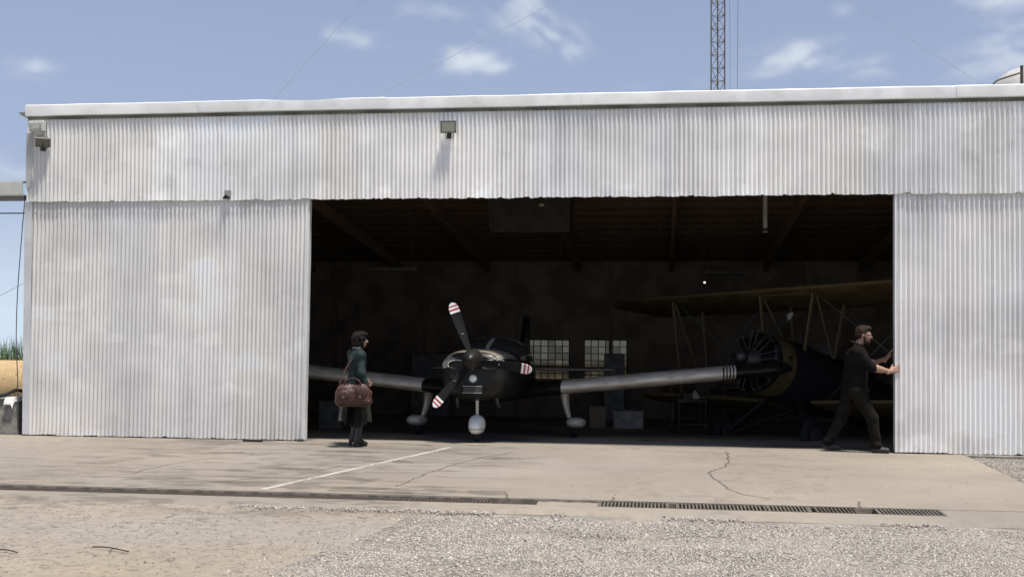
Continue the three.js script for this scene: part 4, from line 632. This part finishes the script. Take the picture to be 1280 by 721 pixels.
function netMesh(f, lo, hi, c) {
  const nx = Math.ceil((hi[0] - lo[0]) / c) + 1, ny = Math.ceil((hi[1] - lo[1]) / c) + 1, nz = Math.ceil((hi[2] - lo[2]) / c) + 1;
  const F = new Float32Array(nx * ny * nz), id = new Int32Array(nx * ny * nz).fill(-1), at = (i, j, k) => i + nx * (j + ny * k);
  const B = 5; // whole blocks far from the surface take one value
  for (let K = 0; K < nz; K += B) for (let Jb = 0; Jb < ny; Jb += B) for (let I = 0; I < nx; I += B) {
    const m = f(lo[0] + (I + 2) * c, lo[1] + (Jb + 2) * c, lo[2] + (K + 2) * c), skip = Math.abs(m) > 4.6 * c + .025;
    for (let k = K; k < Math.min(nz, K + B); k++) for (let j = Jb; j < Math.min(ny, Jb + B); j++) for (let i = I; i < Math.min(nx, I + B); i++) F[at(i, j, k)] = skip ? m : f(lo[0] + i * c, lo[1] + j * c, lo[2] + k * c);
  }
  const pos = [], nor = [], idx = [];
  for (let k = 0; k < nz - 1; k++) for (let j = 0; j < ny - 1; j++) for (let i = 0; i < nx - 1; i++) {
    let n = 0, sx = 0, sy = 0, sz = 0, m = 0; const v = [];
    for (let q = 0; q < 8; q++) { v[q] = F[at(i + (q & 1), j + (q >> 1 & 1), k + (q >> 2))]; if (v[q] < 0) m++; }
    if (m === 0 || m === 8) continue;
    for (let a = 0; a < 8; a++) for (let s = 0; s < 3; s++) { const b = a | (1 << s); if (b === a) continue; if ((v[a] < 0) === (v[b] < 0)) continue; const t = v[a] / (v[a] - v[b]); sx += (a & 1) + (s === 0 ? t : 0); sy += (a >> 1 & 1) + (s === 1 ? t : 0); sz += (a >> 2) + (s === 2 ? t : 0); n++; }
    const x = lo[0] + (i + sx / n) * c, y = lo[1] + (j + sy / n) * c, z = lo[2] + (k + sz / n) * c; id[at(i, j, k)] = pos.length / 3; pos.push(x, y, z);
    const e = c * .5, g = [f(x + e, y, z) - f(x - e, y, z), f(x, y + e, z) - f(x, y - e, z), f(x, y, z + e) - f(x, y, z - e)], L = Math.hypot(...g) || 1; nor.push(g[0] / L, g[1] / L, g[2] / L);
  }
  const quad = (a, b, cc, d, fl) => { if (a < 0 || b < 0 || cc < 0 || d < 0) return; if (fl) idx.push(a, cc, b, a, d, cc); else idx.push(a, b, cc, a, cc, d); };
  for (let k = 1; k < nz - 1; k++) for (let j = 1; j < ny - 1; j++) for (let i = 1; i < nx - 1; i++) {
    const o = F[at(i, j, k)] < 0;
    if (o !== F[at(i + 1, j, k)] < 0) quad(id[at(i, j - 1, k - 1)], id[at(i, j, k - 1)], id[at(i, j, k)], id[at(i, j - 1, k)], !o);
    if (o !== F[at(i, j + 1, k)] < 0) quad(id[at(i - 1, j, k - 1)], id[at(i - 1, j, k)], id[at(i, j, k)], id[at(i, j, k - 1)], !o);
    if (o !== F[at(i, j, k + 1)] < 0) quad(id[at(i - 1, j - 1, k)], id[at(i, j - 1, k)], id[at(i, j, k)], id[at(i - 1, j, k)], !o);
  }
  const g = new THREE.BufferGeometry(); g.setAttribute('position', new THREE.Float32BufferAttribute(pos, 3)); g.setAttribute('normal', new THREE.Float32BufferAttribute(nor, 3)); g.setIndex(idx); return uvBox(g.toNonIndexed());
}
const vadd = (a, b, s = 1) => [a[0] + b[0] * s, a[1] + b[1] * s, a[2] + b[2] * s], vnorm = a => { const l = Math.hypot(...a); return a.map(v => v / l); }, vcross = (a, b) => [a[1] * b[2] - a[2] * b[1], a[2] * b[0] - a[0] * b[2], a[0] * b[1] - a[1] * b[0]];
function handGeo(wrist, fwd, palm, thumbSide, curl, size = 1) { // five separate fingers on a palm; palm = direction the palm faces
  const f = vnorm(fwd), n = vnorm(vadd(palm, f, -(palm[0] * f[0] + palm[1] * f[1] + palm[2] * f[2]))); let s = vcross(f, n); const sd = thumbSide[0] * s[0] + thumbSide[1] * s[1] + thumbSide[2] * s[2]; if (sd < 0) s = s.map(v => -v);
  const P = (a, b, c) => vadd(vadd(vadd(wrist, f, a * size), s, b * size), n, c * size), S = size, palmF = [], fl = [];
  const offs = [.030, .010, -.011, -.030], len = [.072, .080, .075, .058], kn = [.092, .096, .092, .084];
  for (let i = 0; i < 4; i++) palmF.push(cone(P(.0, offs[i] * .55, 0), P(kn[i], offs[i], 0), .017 * S, .0135 * S));
  palmF.push(cone(P(-.05, 0, 0), P(.01, 0, 0), .026 * S, .024 * S), cone(P(.02, .022, .006), P(.05, .036, .012), .019 * S, .014 * S));
  for (let i = 0; i < 4; i++) { let a = 0, p = P(kn[i] - .008, offs[i], 0), ch = []; const L = [len[i] * .46, len[i] * .31, len[i] * .26]; for (let q = 0; q < 3; q++) { a += curl * [.6, 1, .7][q]; const dir = vadd(f.map(v => v * Math.cos(a)), n, Math.sin(a)), e = vadd(p, vadd(dir, s, (1.5 - i) * .05), L[q] * S); ch.push(cone(p, e, [.0098, .0090, .0082][q] * S, [.0090, .0082, .0072][q] * S)); p = e; } fl.push(join(ch, .004)); }
  { let p = P(.03, .036, .01), d0 = vnorm(vadd(vadd(f, s, .9), n, .25)); const e = vadd(p, d0, .036 * S), d1 = vnorm(vadd(vadd(f, s, .35), n, .3 + curl * .3)), e2 = vadd(e, d1, .030 * S); fl.push(join([cone(p, e, .012 * S, .0105 * S), cone(e, e2, .0105 * S, .0085 * S)], .004)); }
  const pf = join(palmF, .018 * S), all = (x, y, z) => { let d = 1e3; for (const q of fl) d = Math.min(d, q(x, y, z)); return smin(pf(x, y, z), d, .006 * S); };
  const c = P(.07, 0, 0), h = .15 * S; return netMesh(all, c.map(v => v - h), c.map(v => v + h), .0042);
}
function headGeo(c, f, u, k = 1, beard = 0) { // c = centre, f = where the face points, u = up
  f = vnorm(f); u = vnorm(vadd(u, f, -(u[0] * f[0] + u[1] * f[1] + u[2] * f[2]))); const r = vcross(f, u), P = (a, b, d) => vadd(vadd(vadd(c, f, a * k), u, b * k), r, d * k), A = [f, u, r];
  const parts = [blob(P(-.012, .03, 0), [.098 * k, .090 * k, .076 * k], A), blob(P(.018, -.03, 0), [.074 * k, .088 * k, .062 * k], A), cone(P(.045, -.085, -.022), P(.045, -.085, .022), .024 * k, .024 * k), blob(P(.062, .018, 0), [.03 * k, .012 * k, .055 * k], A)];
  const feat = [cone(P(.088, .012, 0), P(.112, -.024, 0), .009 * k, .0125 * k), cone(P(.10, -.028, -.012), P(.10, -.028, .012), .008 * k, .008 * k), cone(P(.083, -.056, -.02), P(.083, -.056, .02), .0085 * k, .0085 * k), cone(P(.083, -.066, -.016), P(.083, -.066, .016), .009 * k, .009 * k), cone(P(.07, -.02, -.042), P(.05, -.03, -.05), .017 * k, .015 * k), cone(P(.07, -.02, .042), P(.05, -.03, .05), .017 * k, .015 * k)];
  const ears = [-1, 1].map(s => blob(P(-.008, .0, s * .076), [.020 * k, .031 * k, .009 * k], A));
  const sk = join(parts, .03), ft = join(feat, .006), er = join(ears, .002), F = (x, y, z) => smin(smin(sk(x, y, z), ft(x, y, z), .014), er(x, y, z), .008);
  const sock = [-1, 1].map(s => blob(P(.092, .004, s * .031), [.018 * k, .011 * k, .016 * k], A)), G = (x, y, z) => { let d = F(x, y, z); for (const q of sock) d = -smin(-d, q(x, y, z), .008); return d; };
  return { geo: netMesh(G, c.map(v => v - .16), c.map(v => v + .16), .005), F, P, A };
}
const skinTex = tex(128, 128, (i, j) => { const v = .9 + .2 * fbm(i / 16, j / 16, 4, 200, 8); return [v, v * .98, v * .96]; });
const skinM = c => phys(c, .55, { map: rep(skinTex, 4) });
const cloth = (c, r = .95) => phys(c, r, { bumpMap: rep(gFine, 9), bumpScale: .0015, map: rep(gGrime, 2.2), specularIntensity: .25 });
const hairM = (c) => phys(c, .7, { specularIntensity: .35, bumpMap: rep(gNoise, 14, 3), bumpScale: .006 });
const wr = (x, y, z, a = .008, s = 11, k = 210) => a * (vn3(x * s, y * s * .8, z * s, k) + .5 * vn3(x * s * 2.3, y * s * 1.6, z * s * 2.3, k + 9) - .75);
function eyes(h, parent, iris) { for (const s of [-1, 1]) { const e = mesh('eye', place(new THREE.SphereGeometry(.0125, 14, 10), ...h.P(.080, .004, s * .031)), mat([.75, .73, .70], .25), parent); mesh('iris', place(new THREE.SphereGeometry(.0065, 10, 8), ...h.P(.0875, .004, s * .031)), mat(iris, .2), e); } }

{ // man in black leaning into the door
  const p = thing('person', 'bearded man in black shirt and dark trousers pushing the sliding door', 'person', [5.0, 0, -.1]);
  const J = { hc: [.115, 1.685, .045], nk: [.045, 1.545, .04], ch: [.025, 1.33, .04], be: [-.005, 1.08, .035], pv: [-.025, .93, .03],
    sN: [-.005, 1.435, .215], eN: [.205, 1.215, .26], wN: [.462, 1.172, .195], sF: [.08, 1.45, -.14], eF: [.275, 1.26, -.21], wF: [.455, 1.345, -.075],
    hN: [0, .89, .115], kN: [.215, .505, .12], aN: [.285, .10, .10], hF: [-.05, .89, -.06], kF: [-.185, .46, -.06], aF: [-.365, .115, -.10] };
  const torso = (g) => [cone(J.sN, J.sF, .075 + g, .075 + g), cone(J.ch, J.be, .150 + g, .148 + g), cone(J.be, J.pv, .148 + g, .148 + g), cone([-.02, 1.36, .12], [.03, 1.36, -.05], .10 + g, .10 + g)];
  const upper = g => [cone(J.sN, J.eN, .060 + g, .047 + g), cone(J.sF, J.eF, .058 + g, .046 + g)];
  const fore = [cone(J.eN, J.wN, .044, .028), cone(J.eF, J.wF, .043, .028), cone(vadd(J.eN, [.06, 0, 0]), vadd(J.eN, [.12, -.02, -.02]), .043, .036)];
  const legs = g => [cone(J.hN, J.kN, .088 + g, .058 + g), cone(J.kN, J.aN, .058 + g, (g < 0 ? .034 : .046) + g), cone(J.hF, J.kF, .088 + g, .058 + g), cone(J.kF, J.aF, .058 + g, (g < 0 ? .034 : .046) + g), cone(J.pv, J.hN, .13 + g, .095 + g), cone(J.pv, J.hF, .13 + g, .095 + g)];
  const feet = [cone(J.aN, [.38, .045, .13], .024, .02), cone(J.aF, [-.26, .05, -.06], .024, .02)];
  const neck = cone(J.nk, vadd(J.hc, [-.02, -.05, 0]), .062, .056);
  const bodyF = join([...torso(-.01), ...upper(0), ...fore, ...legs(-.005), ...feet, neck], .05);
  const h = headGeo(J.hc, [1, -.12, .06], [.1, 1, 0], 1.04);
  const body = mesh('body', [netMesh(bodyF, [-.55, -.02, -.42], [.62, 1.66, .45], .013), h.geo, handGeo(J.wN, [.75, .28, -.30], [.25, 0, -1], [.2, .9, .1], .30, 1.05), handGeo(J.wF, [.42, .85, .30], [.9, -.1, .2], [-.3, .3, .9], .12, 1.02)], skinM([.34, .195, .14]), p);
  eyes(h, body, [.03, .02, .012]);
  const shirtF0 = join([...torso(.018), ...upper(.020), cone(J.pv, vadd(J.pv, [0, -.06, 0]), .168, .172)], .055);
  const cuffN = (x, y, z) => { const d = vnorm(vadd(J.wN, J.eN, -1)); return (x - J.eN[0]) * d[0] + (y - J.eN[1]) * d[1] + (z - J.eN[2]) * d[2] - .035; }, cuffF = (x, y, z) => { const d = vnorm(vadd(J.wF, J.eF, -1)); return (x - J.eF[0]) * d[0] + (y - J.eF[1]) * d[1] + (z - J.eF[2]) * d[2] - .04; };
  const roll = [cone(vadd(J.eN, [-.01, .012, 0]), vadd(J.eN, [.035, -.008, -.01]), .068, .066), cone(vadd(J.eF, [-.012, .002, -.005]), vadd(J.eF, [.03, .018, .02]), .066, .062)];
  const shirtF = (x, y, z) => { let d = smin(shirtF0(x, y, z), Math.min(roll[0](x, y, z), roll[1](x, y, z)), .012) + wr(x, y, z, .012, 9); d = Math.max(d, .835 + .02 * Math.sin(x * 14 + z * 9) - y); if (x > .18) d = Math.max(d, z > .02 ? cuffN(x, y, z) : cuffF(x, y, z)); return d; };
  mesh('shirt', netMesh(shirtF, [-.28, .78, -.36], [.46, 1.60, .42], .011), cloth([.010, .009, .008]), p);
  mesh('collar', tube([[.10, 1.555, .04], [.075, 1.535, .115], [-.01, 1.565, .115], [-.045, 1.585, .04], [.0, 1.575, -.045], [.085, 1.54, -.035]], .019, 8, 36, true), cloth([.02, .018, .017]), p);
  const trouF0 = join([...legs(.026), cone(J.aN, vadd(J.aN, [0, -.06, 0]), .068, .07), cone(J.aF, vadd(J.aF, [0, -.05, 0]), .068, .07)], .04), trouF = (x, y, z) => { let d = trouF0(x, y, z) + wr(x, y, z, .014, 8, 240) + .005 * Math.sin(y * 46 + x * 20) * sstep(.35, .1, y); d = Math.max(d, y - .95); d = Math.max(d, .058 - y); return d; };
  mesh('trousers', netMesh(trouF, [-.52, .04, -.28], [.44, .99, .30], .012), cloth([.014, .013, .011]), p);
  mesh('belt', [rbox(.05, .045, .02, .004, -.03, .90, .215)], mat([.03, .022, .016], .5), p);
  tag(mesh('rag', grid(8, 12, (u, v) => [5.115 + u * .05 + .015 * Math.sin(v * 7), .94 - v * .20, .065 + .02 * Math.sin(u * 6 + v * 4)]), cloth([.03, .03, .03])), 'dark rag hanging at the belt of the man in black', 'rag');
  const shoe = (a, t, s) => { const F = join([cone(vadd(a, [-.03 * s[0], -.055, -.03 * s[1]]), t, .048, .043), cone(a, vadd(a, [0, -.05, 0]), .056, .056)], .05); const y0 = Math.min(a[1] - .10, t[1] - .035); return netMesh((x, y, z) => Math.max(F(x, y, z), y0 - y), [a[0] - .16, y0 - .02, a[2] - .16], [a[0] + .26, a[1] + .1, a[2] + .2], .009); };
  mesh('shoe', shoe(J.aN, [.415, .04, .15], [.9, .3]), mat([.03, .026, .022], .6), p); mesh('shoe', shoe(J.aF, [-.21, .048, -.05], [.9, .3]), mat([.03, .026, .022], .6), p);
  const P = h.P, A = h.A, hairF0 = join([blob(P(-.022, .045, 0), [.106, .095, .086], A), blob(P(.05, .098, 0), [.052, .036, .064], A), blob(P(-.06, -.01, 0), [.062, .075, .074], A), cone(P(.0, .03, -.074), P(.004, -.01, -.077), .016, .012), cone(P(.0, .03, .074), P(.004, -.01, .077), .016, .012)], .02);
  mesh('hair', netMesh((x, y, z) => Math.max(hairF0(x, y, z) + wr(x, y, z, .012, 34, 260), -(h.F(x, y, z) + .006)), J.hc.map(v => v - .18), J.hc.map(v => v + .18), .006), hairM([.028, .017, .011]), p);
  const beardF = join([cone(P(.04, -.085, -.03), P(.04, -.085, .03), .034, .034), cone(P(.075, -.098, 0), P(.05, -.10, 0), .03, .034), cone(P(.0, -.015, -.068), P(.03, -.08, -.045), .012, .026), cone(P(.0, -.015, .068), P(.03, -.08, .045), .012, .026), cone(P(.093, -.045, -.02), P(.093, -.045, .02), .008, .008)], .014);
  mesh('beard', netMesh((x, y, z) => { let d = beardF(x, y, z) + wr(x, y, z, .006, 60, 270); const m = P(.11, -.06, 0); d = Math.max(d, .021 - Math.hypot((x - m[0]), (y - m[1]) * 2.2, (z - m[2]) * .9)); return d; }, J.hc.map(v => v - .16), J.hc.map(v => v + .14), .005), hairM([.05, .028, .017]), p);
  const gl = []; for (const s of [-1, 1]) { const t = new THREE.TorusGeometry(.024, .0022, 6, 20); t.scale(1, .72, 1); t.applyMatrix4(new THREE.Matrix4().makeBasis(V(...A[2]), V(...A[1]), V(...A[0])).setPosition(V(...P(.108, .004, s * .032)))); gl.push(t, rod(P(.104, .01, s * .056), P(.0, .014, s * .082), .0024, .0024, 5)); } gl.push(rod(P(.11, .008, -.009), P(.11, .008, .009), .002, .002, 5));
  tag(mesh('glasses', gl, M.black), 'thin dark spectacles worn by the bearded man', 'glasses').position.set(5.0, 0, -.1);
}
{ // woman with a shoulder bag, seen from behind
  const p = thing('person', 'dark-haired woman in teal jacket and boots carrying a red-brown bag', 'person', [-2.24, 0, .5]);
  const f = vnorm([.77, 0, -.64]), r = [.64, 0, .77], at = (fw, y, rt) => [f[0] * fw + r[0] * rt, y, f[2] * fw + r[2] * rt];
  const J = { hc: vadd(at(.015, 1.565, 0), [.02, 0, -.04]), nk: at(-.01, 1.415, .01), ch: at(0, 1.23, 0), wa: at(0, 1.03, 0), pv: at(-.005, .90, 0), sR: at(-.01, 1.345, .155), sL: at(-.01, 1.345, -.155), eR: at(-.03, 1.09, .225), wR: at(.05, .865, .245), eL: at(.02, 1.09, -.225), wL: at(.16, .95, -.14),
    hR: at(0, .87, .085), hL: at(0, .87, -.085), kR: at(.02, .475, .075), kL: at(.03, .475, -.075), aR: at(-.02, .115, .065), aL: at(-.03, .115, -.075) };
  J.nk = vadd(J.nk, [.012, 0, -.02]);
  const torso = g => [cone(J.sR, J.sL, .056 + g, .056 + g), cone(J.ch, J.wa, .118 + g, .105 + g), cone(J.wa, J.pv, .105 + g, .128 + g), cone(at(0, 1.27, .07), at(0, 1.27, -.07), .085 + g, .085 + g)];
  const arms = g => [cone(J.sR, J.eR, .047 + g, .037 + g), cone(J.eR, J.wR, .037 + g, .024 + g), cone(J.sL, J.eL, .047 + g, .037 + g), cone(J.eL, J.wL, .037 + g, .024 + g)];
  const legs = g => [cone(J.hR, J.kR, .078 + g, .050 + g), cone(J.kR, J.aR, .050 + g, .034 + g), cone(J.hL, J.kL, .078 + g, .050 + g), cone(J.kL, J.aL, .050 + g, .034 + g), cone(J.pv, J.hR, .12 + g, .085 + g), cone(J.pv, J.hL, .12 + g, .085 + g), cone(vadd(J.kR, f, -.02), vadd(at(-.035, .33, .07), f, 0), .045 + g, .046 + g), cone(vadd(J.kL, f, -.02), at(-.035, .33, -.075), .045 + g, .046 + g)];
  const feet = [cone(J.aR, vadd(vadd(J.aR, f, .12), [0, -.075, 0]), .034, .028), cone(J.aL, vadd(vadd(J.aL, f, .12), [0, -.075, 0]), .034, .028)];
  const bodyF = join([...torso(-.006), ...arms(0), ...legs(-.003), ...feet, cone(J.nk, vadd(J.hc, [-.012, -.04, .008]), .048, .044)], .045);
  const h = headGeo(J.hc, vadd(f, [.35, -.04, .12]), [0, 1, 0], .97);
  const body = mesh('body', [netMesh(bodyF, [-.42, -.02, -.42], [.42, 1.50, .42], .012), h.geo, handGeo(J.wR, [.10, -1, .02], at(.3, 0, -1), f, .42, .92), handGeo(J.wL, vadd(f, [0, -.5, 0]), at(0, -.3, 1), [0, 1, 0], .4, .92)], skinM([.36, .215, .155]), p);
  eyes(h, body, [.03, .02, .012]);
  const jacF0 = join([...torso(.020), ...arms(.016), cone(J.nk, vadd(J.nk, [0, -.05, 0]), .064, .075)], .045);
  const cut = (w, e) => { const d = vnorm(vadd(w, e, -1)); return (x, y, z) => (x - w[0]) * d[0] + (y - w[1]) * d[1] + (z - w[2]) * d[2] + .012; }, cR = cut(J.wR, J.eR), cL = cut(J.wL, J.eL);
  const nearR = (x, y, z) => Math.hypot(x - J.wR[0], y - J.wR[1], z - J.wR[2]) < .12, nearL = (x, y, z) => Math.hypot(x - J.wL[0], y - J.wL[1], z - J.wL[2]) < .12;
  const jacF = (x, y, z) => { let d = jacF0(x, y, z) + wr(x, y, z, .011, 10, 300); const arm = nearR(x, y, z) || nearL(x, y, z); if (nearR(x, y, z)) d = Math.max(d, cR(x, y, z)); if (nearL(x, y, z)) d = Math.max(d, cL(x, y, z)); if (!arm) d = Math.max(d, .905 - y); return Math.max(d, y - 1.455); };
  mesh('jacket', netMesh(jacF, [-.40, .82, -.40], [.42, 1.49, .42], .011), phys([.022, .036, .038], .7, { specularIntensity: .4, bumpMap: rep(gNoise, 6), bumpScale: .004, map: rep(gGrime, 2) }), p);
  mesh('collar', tube([at(.05, 1.425, .05), at(.0, 1.445, .075), at(-.06, 1.46, .04), at(-.07, 1.462, -.02), at(-.04, 1.45, -.07), at(.03, 1.43, -.06)].map(q => vadd(q, [.008, -.012, -.012])), .016, 8, 36), mat([.035, .052, .054], .6), p);
  const legF0 = join(legs(.010), .03); mesh('leggings', netMesh((x, y, z) => Math.max(legF0(x, y, z) + wr(x, y, z, .005, 12, 310), y - .96, .28 - y), [-.26, .24, -.26], [.26, 1.0, .26], .011), cloth([.02, .02, .019]), p);
  for (const k of ['R', 'L']) { const kn = J['k' + k], a = J['a' + k], low = vadd(kn, [0, -.06, 0]), toe = vadd(vadd(a, f, .135), [0, -.077, 0]); const F = join([cone(low, a, .062, .043), cone(vadd(a, [0, -.02, 0]), toe, .043, .032), cone(a, vadd(vadd(a, f, -.025), [0, -.05, 0]), .043, .036)], .03), heel = cone(vadd(vadd(a, f, -.035), [0, -.05, 0]), vadd(vadd(a, f, -.038), [0, -.10, 0]), .026, .020);
    mesh('boot', netMesh((x, y, z) => { let d = F(x, y, z) + wr(x, y, z, .006, 16, 320); d = Math.max(d, y - low[1]); const fw = (x - a[0]) * f[0] + (z - a[2]) * f[2]; d = Math.max(d, mix(.055, .006, sstep(.0, .10, fw)) - y); return Math.max(Math.min(d, heel(x, y, z)), .002 - y); }, [a[0] - .15, -.01, a[2] - .22], [a[0] + .24, low[1] + .03, a[2] + .15], .008), mat([.018, .015, .013], .45), p); }
  // coat skirt with an open vent behind
  const skirt = (a0, a1, m, n = 20) => grid(n, 12, (u, v) => { const a = mix(a0, a1, u), y = mix(.97, .345 + .03 * Math.sin(a * 5), v), rad = mix(.132, .188, Math.pow(v, .8)) + .018 * Math.sin(a * 9 + v) * v; return [.0 + Math.cos(a) * rad * 1.12, y, -.02 + Math.sin(a) * rad]; });
  mesh('coat_tail', skirt(2.15, 4.5), cloth([.036, .036, .031]), p); mesh('coat_tail', skirt(-.9, 1.0), cloth([.036, .036, .031]), p);
  mesh('scarf_end', grid(3, 10, (u, v) => [-.215 + u * .05 - v * .02, .66 - v * .27, .165 + .012 * Math.sin(v * 6 + u * 3)]), cloth([.22, .21, .18]), p);
  const P = h.P, A = h.A, hairF0 = join([blob(P(-.022, .03, 0), [.112, .105, .094], A), blob(P(-.055, -.055, 0), [.075, .085, .082], A), blob(P(.055, .085, 0), [.06, .045, .075], A), cone(P(.02, .02, -.078), P(.025, -.09, -.072), .022, .018), cone(P(.02, .02, .078), P(.025, -.09, .072), .022, .018)], .03);
  mesh('hair', netMesh((x, y, z) => Math.max(hairF0(x, y, z) + wr(x, y, z, .016, 30, 330) + .003 * Math.sin(x * 190 + z * 140 + 6 * vn(x * 20, y * 20, 3)), -(h.F(x, y, z) + .006)), J.hc.map(v => v - .2), J.hc.map(v => v + .19), .006), hairM([.010, .007, .006]), p);
  // the bag
  const b = thing('shoulder_bag', 'slouchy red-brown leather shoulder bag hanging at the woman\'s hip', 'bag', [-2.235, .775, .705], .04);
  const lt = phys([.072, .024, .019], .5, { map: rep(gGrime, 3), bumpMap: rep(gNoise, 8), bumpScale: .006, clearcoat: .2, clearcoatRoughness: .4 }), lt2 = phys([.06, .020, .016], .5, { map: rep(gGrime, 4), bumpMap: rep(gNoise, 9), bumpScale: .005 });
  const AX = [[1, 0, 0], [0, 1, 0], [0, 0, 1]], bagF = join([blob([0, -.02, 0], [.265, .155, .10], AX), blob([-.13, .02, 0], [.13, .14, .085], AX), blob([.13, .02, 0], [.13, .14, .085], AX), cone([-.2, -.10, 0], [.2, -.10, 0], .07, .07), cone([-.12, .10, 0], [.12, .10, 0], .045, .045)], .05);
  mesh('bag_body', netMesh((x, y, z) => Math.max(bagF(x, y, z) + wr(x + 3, y, z, .024, 13, 340), -.165 - y), [-.32, -.2, -.16], [.32, .2, .17], .009), lt, b);
  mesh('front_pocket', netMesh((x, y, z) => join([blob([-.125, .0, .075], [.095, .085, .05], AX)], .01)(x, y, z) + wr(x, y, z, .010, 22, 350), [-.25, -.12, .0], [0, .12, .16], .008), lt2, b); mesh('front_pocket', netMesh((x, y, z) => join([blob([.125, .03, .072], [.10, .11, .05], AX)], .01)(x, y, z) + wr(x + 2, y, z, .012, 20, 351), [0, -.12, .0], [.27, .16, .16], .008), lt2, b);
  mesh('base_strip', rbox(.42, .03, .12, .012, 0, -.155, .01), lt2, b);
  for (const X of [-.125, .12]) mesh('buckle', rbox(.035, .028, .012, .004, X, -.03 + (X > 0 ? .01 : 0), .128), mat([.12, .1, .08], .5), b);
  mesh('handle', tube([[-.13, .12, .05], [-.11, .20, .06], [-.04, .235, .03], [.04, .235, .03], [.10, .20, .055], [.13, .12, .05]], .011, 8), lt2, b);
  mesh('strap', grid(2, 40, (u, v) => { const c = new THREE.CatmullRomCurve3([V(-.21, .10, .02), V(-.19, .20, .02), V(-.12, .38, -.015), V(-.04, .52, -.06), V(.03, .605, -.12), V(.075, .625, -.185), V(.11, .56, -.27), V(.12, .40, -.33)]); const q = c.getPoint(v), s = V(.8, .25, .55).normalize(); return [q.x + (u - .5) * .042 * s.x, q.y + (u - .5) * .042 * s.y, q.z + (u - .5) * .042 * s.z]; }), lt2, b);
}
renderer.render(scene, camera);
